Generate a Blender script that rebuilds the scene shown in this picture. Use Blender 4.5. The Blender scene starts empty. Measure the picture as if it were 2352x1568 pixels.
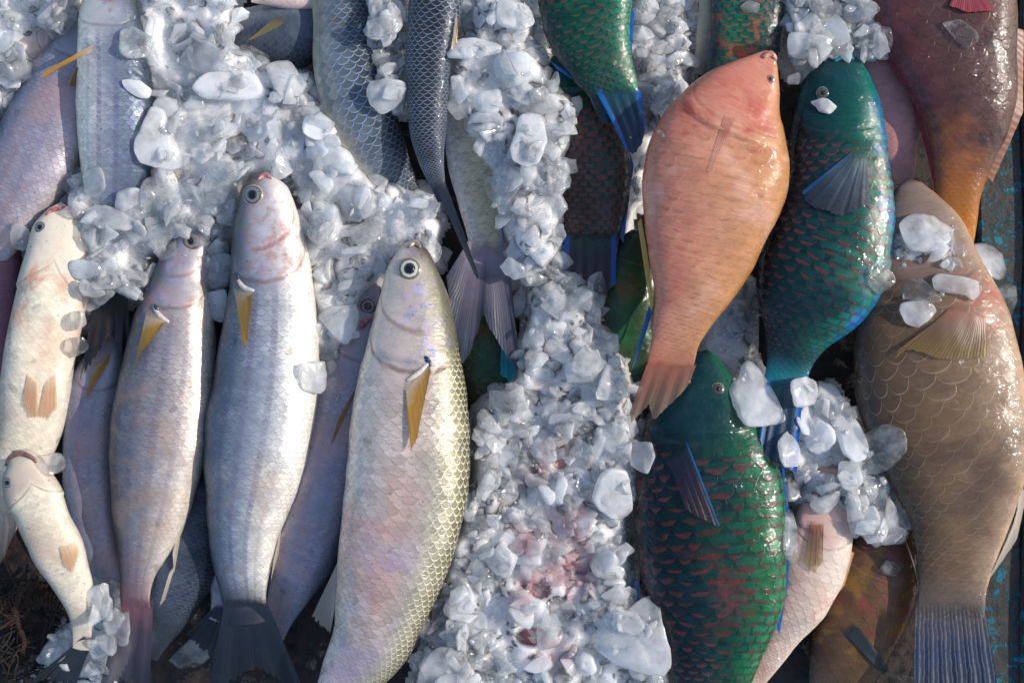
import bpy, bmesh, math, random
from mathutils import Vector, Matrix, noise
from mathutils.bvhtree import BVHTree
PI = math.pi
SC = bpy.context.scene
COL = SC.collection
random.seed(7)

# ------------------------------------------------------------------ camera model (2352 x 1568 layout units)
CAMH = 1.5
K = 0.9408 / 1.43 / 2352.0
def P(px, py, z):
    s = K * (CAMH - z)
    return Vector(((px - 1176.0) * s, (784.0 - py) * s, z))
PX = 0.0004            # about one layout unit at the height of the pile

def lin(h):
    h = h.lstrip('#')
    r = []
    for i in (0, 2, 4):
        c = int(h[i:i+2], 16) / 255.0
        r.append(c / 12.92 if c <= 0.04045 else ((c + 0.055) / 1.055) ** 2.4)
    return (r[0], r[1], r[2], 1.0)

# ------------------------------------------------------------------ node helper
class NB:
    def __init__(s, tree):
        s.t = tree; s.nodes = tree.nodes; s.l = tree.links
    def put(s, sock, v):
        if v is None: return
        if isinstance(v, bpy.types.NodeSocket): s.l.new(v, sock)
        else:
            if isinstance(v, str): v = lin(v)
            if sock.type == 'VECTOR' and hasattr(v, '__len__'): v = tuple(v)[:3]
            sock.default_value = v
    def n(s, typ, out=0, props=None, **ins):
        nd = s.nodes.new(typ)
        for k, v in (props or {}).items(): setattr(nd, k, v)
        for k, v in ins.items():
            key = int(k[1:]) if k[0] == 'i' and k[1:].isdigit() else k.replace('_', ' ')
            s.put(nd.inputs[key], v)
        return nd.outputs[out]
    def m(s, op, a, b=None, c=None, clamp=False):
        nd = s.nodes.new('ShaderNodeMath'); nd.operation = op; nd.use_clamp = clamp
        for i, v in enumerate((a, b, c)): s.put(nd.inputs[i], v)
        return nd.outputs[0]
    def mix(s, f, a, b, mode='MIX'):
        nd = s.nodes.new('ShaderNodeMix'); nd.data_type = 'RGBA'; nd.blend_type = mode
        s.put(nd.inputs[0], f); s.put(nd.inputs[6], a); s.put(nd.inputs[7], b)
        return nd.outputs[2]
    def ss(s, x, a, b, lo=0.0, hi=1.0):      # smooth map range
        nd = s.nodes.new('ShaderNodeMapRange'); nd.interpolation_type = 'SMOOTHSTEP'
        for i, v in enumerate((x, a, b, lo, hi)): s.put(nd.inputs[i], v)
        return nd.outputs[0]
    def ramp(s, f, stops, interp='LINEAR'):
        nd = s.nodes.new('ShaderNodeValToRGB'); e = nd.color_ramp.elements
        nd.color_ramp.interpolation = interp
        while len(e) < len(stops): e.new(0.5)
        for i, (p, c) in enumerate(stops):
            e[i].position = p; e[i].color = lin(c) if isinstance(c, str) else c
        s.put(nd.inputs[0], f); return nd.outputs[0]
    def noise(s, vec, scale, detail=3, rough=0.55, out=0, dist=0.0):
        return s.n('ShaderNodeTexNoise', out, None, Vector=vec, Scale=scale, Detail=detail, Roughness=rough, Distortion=dist)
    def xyz(s, v):
        nd = s.nodes.new('ShaderNodeSeparateXYZ'); s.put(nd.inputs[0], v); return nd.outputs
    def comb(s, x, y, z=0.0):
        nd = s.nodes.new('ShaderNodeCombineXYZ')
        for i, v in enumerate((x, y, z)): s.put(nd.inputs[i], v)
        return nd.outputs[0]
    def bump(s, h, strength=0.5, dist=0.001, normal=None):
        return s.n('ShaderNodeBump', 0, None, Strength=strength, Distance=dist, Height=h, Normal=normal)

def new_mat(name):
    m = bpy.data.materials.new(name); m.use_nodes = True
    m.node_tree.nodes.clear()
    return m, NB(m.node_tree)
def finish(b, shader, disp=None):
    o = b.nodes.new('ShaderNodeOutputMaterial'); b.l.new(shader, o.inputs[0])

def scale_group():
    g = bpy.data.node_groups.new('fish_scales', 'ShaderNodeTree')
    g.interface.new_socket('X', in_out='INPUT', socket_type='NodeSocketFloat')
    g.interface.new_socket('Y', in_out='INPUT', socket_type='NodeSocketFloat')
    for nm in ('T', 'L', 'R', 'D'): g.interface.new_socket(nm, in_out='OUTPUT', socket_type='NodeSocketFloat')
    b = NB(g); gi = g.nodes.new('NodeGroupInput'); go = g.nodes.new('NodeGroupOutput')
    x2 = b.m('MULTIPLY', gi.outputs[0], 2.0); y = gi.outputs[1]
    k0 = b.m('FLOOR', x2); fx = b.m('SUBTRACT', x2, k0)
    par = b.m('FLOORED_MODULO', k0, 2.0)
    def cell(off):
        yy = b.m('ADD', y, off); fl = b.m('FLOOR', yy)
        yl = b.m('SUBTRACT', b.m('SUBTRACT', yy, fl), 0.5)
        q = b.m('MULTIPLY', yl, 2.0)
        bb = b.m('SQRT', b.m('MAXIMUM', b.m('SUBTRACT', 1.0, b.m('MULTIPLY', q, q)), 0.0))
        return fl, yl, bb
    f0, y0, b0 = cell(b.m('MULTIPLY', par, 0.5))
    f1, y1, b1 = cell(b.m('MULTIPLY', b.m('SUBTRACT', 1.0, par), 0.5))
    ins = b.m('LESS_THAN', fx, b0)
    def sel(a, c):   # ins ? a : c
        return b.m('ADD', b.m('MULTIPLY', ins, a), b.m('MULTIPLY', b.m('SUBTRACT', 1.0, ins), c))
    t = sel(b.m('SUBTRACT', b0, fx), b.m('SUBTRACT', b.m('ADD', 1.0, b1), fx))
    yl = sel(y0, y1)
    dd = b.m('SUBTRACT', sel(1.0, 2.0), fx)
    idx = sel(k0, b.m('ADD', k0, 1.0)); idy = sel(f0, f1)
    wn = b.nodes.new('ShaderNodeTexWhiteNoise'); wn.noise_dimensions = '3D'
    b.l.new(b.comb(idx, idy, 0.3), wn.inputs[0])
    b.l.new(t, go.inputs[0]); b.l.new(yl, go.inputs[1]); b.l.new(wn.outputs[0], go.inputs[2]); b.l.new(dd, go.inputs[3])
    return g
SCALES = scale_group()

def fish_mat(name, ramp, rows=13, edge='#444a55', edge_top=0.5, edge_low=0.2, edge_v=0.5, edge_w=0.16,
             head='#b0a8a0', head_len=0.2, head_mix=0.6, tail='#888888', tail_s=0.9, tail_mix=0.6,
             stripes=None, bars=None, blush=None, blotch=None, blush2=None, vary=0.25, rough=0.36, metal=0.0,
             bump=0.5, gill='#9a6a62', gill_mix=0.5, iri=0.0, crown='#4c545c', ovals=None, wrinkle=0.22, spec=0.2, wobble=0.05, coat=0.7, dirt=0.35, sheen=None, hl=None, seed=0.0):
    m, b = new_mat(name)
    uv = b.xyz(b.n('ShaderNodeUVMap', 0, {'uv_map': 'body'}))
    S = uv[0]; V = b.m('PINGPONG', uv[1], 1.0)
    ce = b.n('ShaderNodeUVMap', 0, {'uv_map': 'cells'})
    geo = b.n('ShaderNodeTexCoord', 3)            # object coords
    geo = b.n('ShaderNodeVectorMath', 0, {'operation': 'ADD'}, i0=geo, i1=(seed, seed * 1.7, 0))
    wob = b.noise(geo, 40, 2, 0.5, 1)
    ce2 = b.n('ShaderNodeVectorMath', 0, {'operation': 'MULTIPLY_ADD'}, i0=wob, i1=(wobble, wobble, 0), i2=ce)
    cx, cy = b.xyz(ce2)[0:2]
    g = b.nodes.new('ShaderNodeGroup'); g.node_tree = SCALES
    b.l.new(b.m('MULTIPLY', cx, rows / PI), g.inputs[0]); b.l.new(b.m('MULTIPLY', cy, rows), g.inputs[1])
    T, L, R, D = g.outputs
    n1 = b.noise(geo, 22, 4, 0.6); n2 = b.noise(geo, 90, 4, 0.65); n3 = b.noise(geo, 420, 2, 0.6)
    gc = b.m('MULTIPLY_ADD', b.m('POWER', b.m('SINE', b.m('MULTIPLY', V, PI)), 0.7), head_len * 0.42, head_len * 0.6)
    gd = b.m('SUBTRACT', S, b.m('ADD', gc, b.m('MULTIPLY', b.m('SUBTRACT', n1, 0.5), 0.03)))
    body = b.m('MULTIPLY', b.ss(gd, -0.01, 0.05), b.ss(S, 0.99, 0.95))
    dorsal_head = b.m('MULTIPLY', b.ss(V, 0.35, 0.2), b.ss(S, head_len * 0.45, head_len * 0.65))
    body = b.m('MAXIMUM', body, b.m('MULTIPLY', dorsal_head, 0.8))
    body = b.m('MULTIPLY', body, b.m('MULTIPLY', b.ss(n1, 0.3, 0.6, 0.55, 1.0), b.ss(n2, 0.25, 0.5, 0.75, 1.0)))
    vv = b.m('ADD', V, b.m('MULTIPLY', b.m('SUBTRACT', n1, 0.5), 0.22))
    col = b.ramp(vv, ramp)
    if stripes:
        ns, sc, sm = stripes
        st = b.m('SINE', b.m('MULTIPLY', uv[1], ns * 2 * PI))
        st = b.m('MULTIPLY', b.ss(st, 0.1, 0.9), b.m('MULTIPLY', b.ss(V, 0.12, 0.3), b.ss(V, 0.78, 0.6)))
        st = b.m('MULTIPLY', st, b.m('MULTIPLY', b.m('MULTIPLY', body, b.ss(n2, 0.25, 0.55)), b.ss(T, 0.25, 0.6, 0.35, 1.0)))
        col = b.mix(b.m('MULTIPLY', st, sm), col, sc)
    # per-scale tone
    tone = b.m('MULTIPLY_ADD', b.m('SUBTRACT', R, 0.5), vary, 1.0)
    tone = b.m('ADD', b.m('MULTIPLY', b.m('SUBTRACT', tone, 1.0), body), 1.0)
    shade = b.m('MULTIPLY_ADD', b.m('SUBTRACT', n2, 0.5), 0.5, tone)
    col = b.mix(1.0, col, b.comb(shade, shade, shade), 'MULTIPLY')
    emask = b.m('MULTIPLY', b.m('MULTIPLY', b.ss(T, edge_w, edge_w * 0.25), b.ss(V, edge_v - 0.2, edge_v + 0.2, edge_top, edge_low)), body)
    emask = b.m('MULTIPLY', emask, b.ss(n1, 0.3, 0.6, 0.45, 1.0))
    if bars:
        bc, bm, bt = bars
        rag = b.m('ADD', b.m('MULTIPLY', b.m('SUBTRACT', n2, 0.5), 0.7), b.m('MULTIPLY', b.m('SUBTRACT', R, 0.5), 0.22))
        bd = b.m('MULTIPLY', b.ss(b.m('ADD', D, rag), bt, bt * 0.6), b.ss(b.m('ABSOLUTE', L), 0.44, 0.3))
        bd = b.m('MULTIPLY', bd, b.m('MULTIPLY', body, b.ss(b.m('ADD', b.noise(geo, 30, 2), b.m('MULTIPLY', R, 0.18)), 0.32, 0.52)))
        bcol = b.mix(b.ss(n1, 0.4, 0.65), bc, b.mix(0.5, bc, '#5a2d3a'))
        if ovals:
            og = b.m('MULTIPLY', b.ss(b.m('ABSOLUTE', L), 0.47, 0.33), b.m('MULTIPLY', b.ss(D, bt * 0.75, bt * 1.05), b.ss(D, 1.18, 0.98)))
            ok = b.m('MULTIPLY_ADD', b.m('MULTIPLY', og, b.ss(n1, 0.3, 0.6, 0.6, 1.0)), ovals[1], ovals[0])
            ok = b.m('ADD', 1.0, b.m('MULTIPLY', b.m('SUBTRACT', ok, 1.0), body))
            col = b.mix(1.0, col, b.comb(ok, ok, ok), 'MULTIPLY')
        col = b.mix(b.m('MULTIPLY', bd, bm), col, bcol)
    col = b.mix(emask, col, edge)
    if hl:      # pale scale edges and glints, painted into the colour near the back
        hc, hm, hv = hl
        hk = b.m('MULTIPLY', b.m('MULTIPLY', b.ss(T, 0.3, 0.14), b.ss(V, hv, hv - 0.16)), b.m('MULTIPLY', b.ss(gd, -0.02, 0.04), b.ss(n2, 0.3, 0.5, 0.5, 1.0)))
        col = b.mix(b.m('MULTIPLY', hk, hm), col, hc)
    for k, bl in enumerate((blush, blush2)):
        if bl:      # (colour, amount, s0, s1, v0, v1, noise scale)
            bcn = b.noise(geo, bl[6], 4, 0.65, 0, 0.6)
            mk = b.m('MULTIPLY', b.ss(S, bl[2] - 0.05, bl[2] + 0.05), b.ss(S, bl[3] + 0.05, bl[3] - 0.05))
            mk = b.m('MULTIPLY', mk, b.m('MULTIPLY', b.ss(V, bl[4] - 0.12, bl[4] + 0.1), b.ss(V, bl[5] + 0.12, bl[5] - 0.1)))
            mk = b.m('MULTIPLY', mk, b.ss(bcn, 0.42, 0.66))
            col = b.mix(b.m('MULTIPLY', mk, bl[1]), col, bl[0])
    if blotch:  # (colour, amount, scale)
        col = b.mix(b.m('MULTIPLY', b.ss(b.noise(geo, blotch[2], 3, 0.6, 0, 0.4), 0.52, 0.68), blotch[1]), col, blotch[0])
    headm = b.ss(gd, 0.01, -0.04)
    hm = b.m('MULTIPLY', headm, b.m('MULTIPLY', b.ss(V, 0.1, 0.45, 0.35, 1.0), head_mix))
    col = b.mix(b.m('MULTIPLY', hm, b.ss(n1, 0.25, 0.6, 0.5, 1.0)), col, head)
    if iri:     # shimmer over the gill cover and behind the eye
        ik = b.m('MULTIPLY', b.m('MULTIPLY', headm, b.ss(b.noise(geo, 70, 4, 0.7, 0, 0.6), 0.46, 0.64)), b.m('MULTIPLY', b.ss(V, 0.12, 0.24), b.ss(V, 0.72, 0.5)))
        col = b.mix(b.m('MULTIPLY', ik, iri), col, b.mix(b.ss(n2, 0.4, 0.6), '#7f8fc8', '#c9b8d8'))
        pl = b.m('MULTIPLY', b.ss(b.m('ABSOLUTE', b.m('ADD', gd, b.m('ADD', 0.075, b.m('MULTIPLY', b.m('SUBTRACT', V, 0.5), 0.05)))), 0.009, 0.001), b.m('MULTIPLY', b.ss(V, 0.38, 0.5), b.ss(V, 0.95, 0.85)))
        col = b.mix(b.m('MULTIPLY', pl, 0.55), col, gill)
        ck = b.m('MULTIPLY', b.m('MULTIPLY', headm, b.ss(V, 0.46, 0.26)), b.ss(n2, 0.2, 0.6, 0.55, 1.0))
        col = b.mix(b.m('MULTIPLY', ck, 0.8), col, crown)
        sn = b.m('MULTIPLY', b.ss(S, 0.05, 0.012), b.ss(V, 0.75, 0.35))
        col = b.mix(b.m('MULTIPLY', sn, 0.75), col, '#5c4a3c')
    # gill edge
    gl = b.m('MULTIPLY', b.ss(b.m('ABSOLUTE', gd), 0.008, 0.001), b.m('MULTIPLY', b.ss(V, 0.2, 0.35), b.ss(n2, 0.3, 0.6, 0.3, 1.0)))
    col = b.mix(b.m('MULTIPLY', gl, gill_mix), col, b.mix(0.35, gill, '#3a2a24'))
    ts = b.m('MULTIPLY', b.ss(S, tail_s - 0.06, 0.98), tail_mix)
    col = b.mix(ts, col, tail)
    if dirt:
        dm = b.m('MULTIPLY', b.ss(b.noise(geo, 55, 2, 0.4), 0.69, 0.74), dirt)
        col = b.mix(dm, col, '#6a5a44')
        dm = b.m('MULTIPLY', b.ss(b.noise(geo, 300, 1, 0.3), 0.74, 0.78), dirt * 1.2)
        col = b.mix(dm, col, '#3d2f22')
    # creased wet skin: fine wrinkles across the body, and darker toward the back
    wv = b.n('ShaderNodeVectorMath', 0, {'operation': 'MULTIPLY'}, i0=ce2, i1=(rows * 1.5, rows * 0.42, 1))
    wr = b.noise(wv, 1.0, 5, 0.68, 0, 1.2)
    wk = b.m('MULTIPLY_ADD', b.m('SUBTRACT', wr, 0.5), wrinkle, b.m('MULTIPLY_ADD', b.m('MINIMUM', V, 0.8), 0.2, 0.82))
    col = b.mix(1.0, col, b.comb(wk, wk, wk), 'MULTIPLY')
    # relief
    h = b.m('MULTIPLY', b.m('MULTIPLY', b.ss(T, 0.0, 1.3, 1.0, 0.0), b.ss(T, 0.0, 0.12)), body)
    h = b.m('ADD', h, b.m('MULTIPLY', n2, 0.55)); h = b.m('ADD', h, b.m('MULTIPLY', n3, 0.18)); h = b.m('ADD', h, b.m('MULTIPLY', wr, 1.1))
    h = b.m('SUBTRACT', h, b.m('MULTIPLY', gl, 1.2))
    nm = b.bump(h, bump * 0.55, 0.001)
    wet = b.bump(b.m('ADD', b.m('MULTIPLY', b.noise(geo, 115, 2, 0.5), 2.2), b.m('MULTIPLY', h, 0.25)), 0.6, 0.0016)
    pr = b.n('ShaderNodeBsdfPrincipled', 0, None, Base_Color=col, Metallic=metal, Normal=nm,
             Roughness=b.ss(n2, 0.3, 0.7, rough - 0.1, rough + 0.12), IOR=1.42, Specular_IOR_Level=spec,
             Coat_Weight=b.m('MULTIPLY', b.ss(n1, 0.3, 0.65, 0.35, 1.0), coat), Coat_Roughness=0.05, Coat_Normal=wet, Coat_IOR=1.42)
    finish(b, pr); return m

def fin_mat(name, base, tip, mid=None, rays=16, ray_col='#3a3430', ray_mix=0.5, alpha=0.25, margin=None, rough=0.35, root=0.2, mside='both'):
    m, b = new_mat(name)
    uv = b.xyz(b.n('ShaderNodeUVMap', 0, {'uv_map': 'body'}))
    geo = b.n('ShaderNodeTexCoord', 3)
    n1 = b.noise(geo, 60, 3); n2 = b.noise(geo, 300, 2)
    t = b.m('ADD', uv[1], b.m('MULTIPLY', b.m('SUBTRACT', n1, 0.5), 0.35))
    col = b.ramp(t, [(0.0, base), (0.45, mid or base), (1.0, tip)])
    rr = b.m('SINE', b.m('MULTIPLY', b.m('ADD', uv[0], b.m('MULTIPLY', b.m('SUBTRACT', n1, 0.5), 0.05)), rays * 3.2 * PI))
    fine = b.m('SINE', b.m('MULTIPLY', uv[0], rays * 6 * PI))
    rk = b.m('ADD', b.ss(rr, 0.2, 0.95), b.m('MULTIPLY', b.m('MULTIPLY', b.ss(fine, 0, 1), b.ss(uv[1], 0.2, 0.8)), 0.35), clamp=True)
    col = b.mix(b.m('MULTIPLY', b.m('MULTIPLY', rk, b.ss(n2, 0.3, 0.6, 0.4, 1.0)), ray_mix * 0.55), col, ray_col)
    if margin:
        mc, mw = margin
        e = {'both': b.m('MINIMUM', uv[0], b.m('SUBTRACT', 1.0, uv[0])), 'lo': uv[0], 'hi': b.m('SUBTRACT', 1.0, uv[0])}[mside]
        col = b.mix(b.ss(e, mw, mw * 0.6), col, mc)
    nm = b.bump(b.m('ADD', rr, b.m('MULTIPLY', n2, 1.5)), 0.16, 0.0004)
    pr = b.n('ShaderNodeBsdfPrincipled', 0, None, Base_Color=col, Roughness=rough, Normal=nm, Coat_Weight=0.25, Coat_Roughness=0.15)
    tl = b.n('ShaderNodeBsdfTranslucent', 0, None, Color=col)
    sh = b.n('ShaderNodeMixShader', 0, None, i0=0.22, i1=pr, i2=tl)
    if True:
        tr = b.n('ShaderNodeBsdfTransparent', 0, None, Color=(1, 1, 1, 1))
        a = b.m('MULTIPLY', b.m('MULTIPLY', b.ss(uv[1], 0.1, 1.0, 0.3, 1.0), b.m('SUBTRACT', 1.0, b.m('MULTIPLY', rk, 0.5))), alpha)
        a = b.m('MAXIMUM', a, b.ss(b.m('ADD', uv[1], b.m('MULTIPLY', b.m('SUBTRACT', n2, 0.5), 0.16)), root, 0.0))
        sh = b.n('ShaderNodeMixShader', 0, None, i0=a, i1=sh, i2=tr)
    finish(b, sh); return m

def plain_mat(name, col, rough=0.5, col2=None, scale=60, bumps=0.3, coat=0.0):
    m, b = new_mat(name)
    geo = b.n('ShaderNodeTexCoord', 3)
    n1 = b.noise(geo, scale, 4)
    c = b.mix(b.ss(n1, 0.35, 0.65), col, col2 or col)
    pr = b.n('ShaderNodeBsdfPrincipled', 0, None, Base_Color=c, Roughness=rough, Normal=b.bump(n1, bumps, 0.002), Coat_Weight=coat, Coat_Roughness=0.05)
    finish(b, pr); return m

def ice_mat(name, cloud, clear0, clear1, rough=0.12, frost=0.3, scale=60.0, sss=0.0035, rim=0.35, glow=0.5):
    """cloudy scattering ice with a clearer rim; clear0..clear1 is the range of clearness over pieces"""
    m, b = new_mat(name)
    geo = b.n('ShaderNodeTexCoord', 3)
    rnd = b.m('FRACT', b.m('ADD', b.n('ShaderNodeObjectInfo', 5), b.n('ShaderNodeNewGeometry', 8)))
    off = b.comb(b.m('MULTIPLY', rnd, 37.0), b.m('MULTIPLY', rnd, 11.0), rnd)
    pos = b.n('ShaderNodeVectorMath', 0, {'operation': 'ADD'}, i0=b.n('ShaderNodeNewGeometry', 0), i1=off)
    n1 = b.noise(pos, scale, 3, 0.6); n2 = b.noise(pos, scale * 6, 3, 0.6)
    nm = b.bump(b.m('ADD', n1, b.m('MULTIPLY', n2, frost)), 0.4, 0.002)
    # blood in the melt water where the pink fish lies buried
    wp = b.xyz(b.n('ShaderNodeNewGeometry', 0))
    gx = b.m('DIVIDE', b.m('SUBTRACT', wp[0], 0.036), 0.05); gy = b.m('DIVIDE', b.m('ADD', wp[1], 0.20), 0.13)
    gr = b.m('ADD', b.m('MULTIPLY', gx, gx), b.m('MULTIPLY', gy, gy))
    bl = b.m('MULTIPLY', b.ss(gr, 1.0, 0.1), b.ss(b.noise(b.n('ShaderNodeNewGeometry', 0), 26, 3, 0.6), 0.42, 0.66))
    cloud = b.mix(b.m('MULTIPLY', bl, 0.75), cloud, '#e8b4b4')
    face = b.nodes.new('ShaderNodeLayerWeight'); face.inputs[0].default_value = 0.5
    edge = b.m('MULTIPLY', b.m('POWER', face.outputs[1], 1.6), rim)
    clear = b.m('ADD', b.ss(rnd, 0.0, 1.0, clear0, clear1), b.m('MULTIPLY', b.m('SUBTRACT', n1, 0.5), 1.5))
    clear = b.m('MINIMUM', b.m('MAXIMUM', b.m('ADD', clear, edge), 0.0), 0.93)
    pr = b.n('ShaderNodeBsdfPrincipled', 0, None, Base_Color=cloud, Roughness=b.ss(n2, 0.3, 0.7, rough, rough + 0.2), Normal=nm, IOR=1.31,
             Subsurface_Weight=1.0, Subsurface_Radius=(0.9, 1.0, 1.1), Subsurface_Scale=sss,
             Coat_Weight=0.6, Coat_Roughness=0.05, Coat_IOR=1.31, Coat_Normal=nm)
    tl = b.n('ShaderNodeBsdfTranslucent', 0, None, Color=cloud)
    pr = b.n('ShaderNodeMixShader', 0, None, i0=glow, i1=pr, i2=tl)
    tr = b.n('ShaderNodeBsdfTransparent', 0, None, Color=(0.975, 0.985, 0.99, 1))
    rf = b.n('ShaderNodeBsdfRefraction', 0, None, Color=(1, 1, 1, 1), Roughness=0.02, IOR=1.12, Normal=nm)
    gl = b.n('ShaderNodeBsdfGlossy', 0, None, Color=(1, 1, 1, 1), Roughness=0.06, Normal=nm)
    cl = b.n('ShaderNodeMixShader', 0, None, i0=0.3, i1=tr, i2=rf)
    fr = b.n('ShaderNodeFresnel', 0, None, IOR=1.45, Normal=nm)
    cl = b.n('ShaderNodeMixShader', 0, None, i0=b.m('MULTIPLY', fr, b.m('SUBTRACT', 1.0, b.n('ShaderNodeNewGeometry', 6)), clamp=True), i1=cl, i2=gl)
    sh = b.n('ShaderNodeMixShader', 0, None, i0=clear, i1=pr, i2=cl)
    finish(b, sh); return m

# ------------------------------------------------------------------ object helpers
def link_mesh(name, verts, faces, mat, parent=None, smooth=True, uvs=None, loc=None):
    me = bpy.data.meshes.new(name)
    o0 = loc if loc is not None else (parent.location.copy() if parent is not None else Vector((0, 0, 0)))
    if parent is not None and parent.parent is not None and loc is None:
        o0 = parent.parent.location + parent.location
    me.from_pydata([tuple(Vector(v) - o0) for v in verts], [], faces)
    if uvs:
        for nm, lst in uvs.items():
            lay = me.uv_layers.new(name=nm)
            k = 0
            for f in lst:
                for c in f:
                    lay.data[k].uv = c; k += 1
    me.materials.append(mat)
    if smooth: me.polygons.foreach_set('use_smooth', [True] * len(me.polygons))
    me.update()
    ob = bpy.data.objects.new(name, me); COL.objects.link(ob)
    if parent is not None: ob.parent = parent
    elif loc is not None: ob.location = loc
    return ob
def tag(o, label, cat, group=None, kind=None):
    if label: o['label'] = label
    if cat: o['category'] = cat
    if group: o['group'] = group
    if kind: o['kind'] = kind
def thing(name, label, cat, loc, group=None):
    o = bpy.data.objects.new(name, None); COL.objects.link(o); o.location = loc
    o.empty_display_size = 0.02; tag(o, label, cat, group); return o

def crom(pts, n):
    """Catmull-Rom through tuples, n samples"""
    out = []; m = len(pts) - 1
    # chord lengths so that samples spread evenly
    d = [0.0]
    for i in range(m):
        d.append(d[-1] + math.hypot(pts[i+1][0] - pts[i][0], pts[i+1][1] - pts[i][1]) + 1e-6)
    for k in range(n):
        x = d[-1] * k / (n - 1)
        i = min(m - 1, max(j for j in range(m) if d[j] <= x + 1e-9))
        t = (x - d[i]) / (d[i+1] - d[i])
        p0 = pts[max(i-1, 0)]; p1 = pts[i]; p2 = pts[i+1]; p3 = pts[min(i+2, m)]
        v = []
        for a, b_, c, e in zip(p0, p1, p2, p3):
            v.append(0.5 * ((2*b_) + (-a + c)*t + (2*a - 5*b_ + 4*c - e)*t*t + (-a + 3*b_ - 3*c + e)*t**3))
        out.append(v)
    return out

ALLV, ALLF, FACEOWN = [], [], []          # world geometry for dropping the ice on
def collect(verts, faces, own):
    o = len(ALLV)
    ALLV.extend([tuple(v) for v in verts]); ALLF.extend([tuple(i + o for i in f) for f in faces]); FACEOWN.extend([own] * len(faces))

FISHES = {}
EYE_DARK = plain_mat('pupil_black', '#07080b', 0.08, coat=1.0, bumps=0.0)
def eye_material(name, iris, ring):
    m, b = new_mat(name)
    uv = b.xyz(b.n('ShaderNodeUVMap', 0, {'uv_map': 'body'}))
    n = b.noise(b.n('ShaderNodeTexCoord', 3), 500, 3)
    r = b.m('ADD', uv[0], b.m('MULTIPLY', b.m('SUBTRACT', n, 0.5), 0.2))
    c = b.ramp(r, [(0.0, '#10141c'), (0.40, '#10141c'), (0.46, '#5a584c'), (0.52, iris), (0.68, iris), (0.76, ring), (0.84, ring), (0.93, '#8f877c'), (1.0, '#a39c92')])
    finish(b, b.n('ShaderNodeBsdfPrincipled', 0, None, Base_Color=c, Roughness=0.18, Coat_Weight=1.0, Coat_Roughness=0.04))
    return m
EYES = {'silver': eye_material('eye_silver', '#c2c2b2', '#5d5840'), 'red': eye_material('eye_red', '#8f807a', '#6c3830'),
        'blue': eye_material('eye_grey', '#6f7a82', '#5a4438'), 'green': eye_material('eye_green', '#5a2a20', '#124a28'),
        'pink': eye_material('eye_pink', '#9a5a54', '#a85a50'), 'teal': eye_material('eye_teal', '#5a4a44', '#0c4a48')}

def ray_down(bvh, px, py):
    o = Vector((0, 0, CAMH)); d = (P(px, py, 0) - o).normalized()
    return bvh.ray_cast(o, d)

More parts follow.
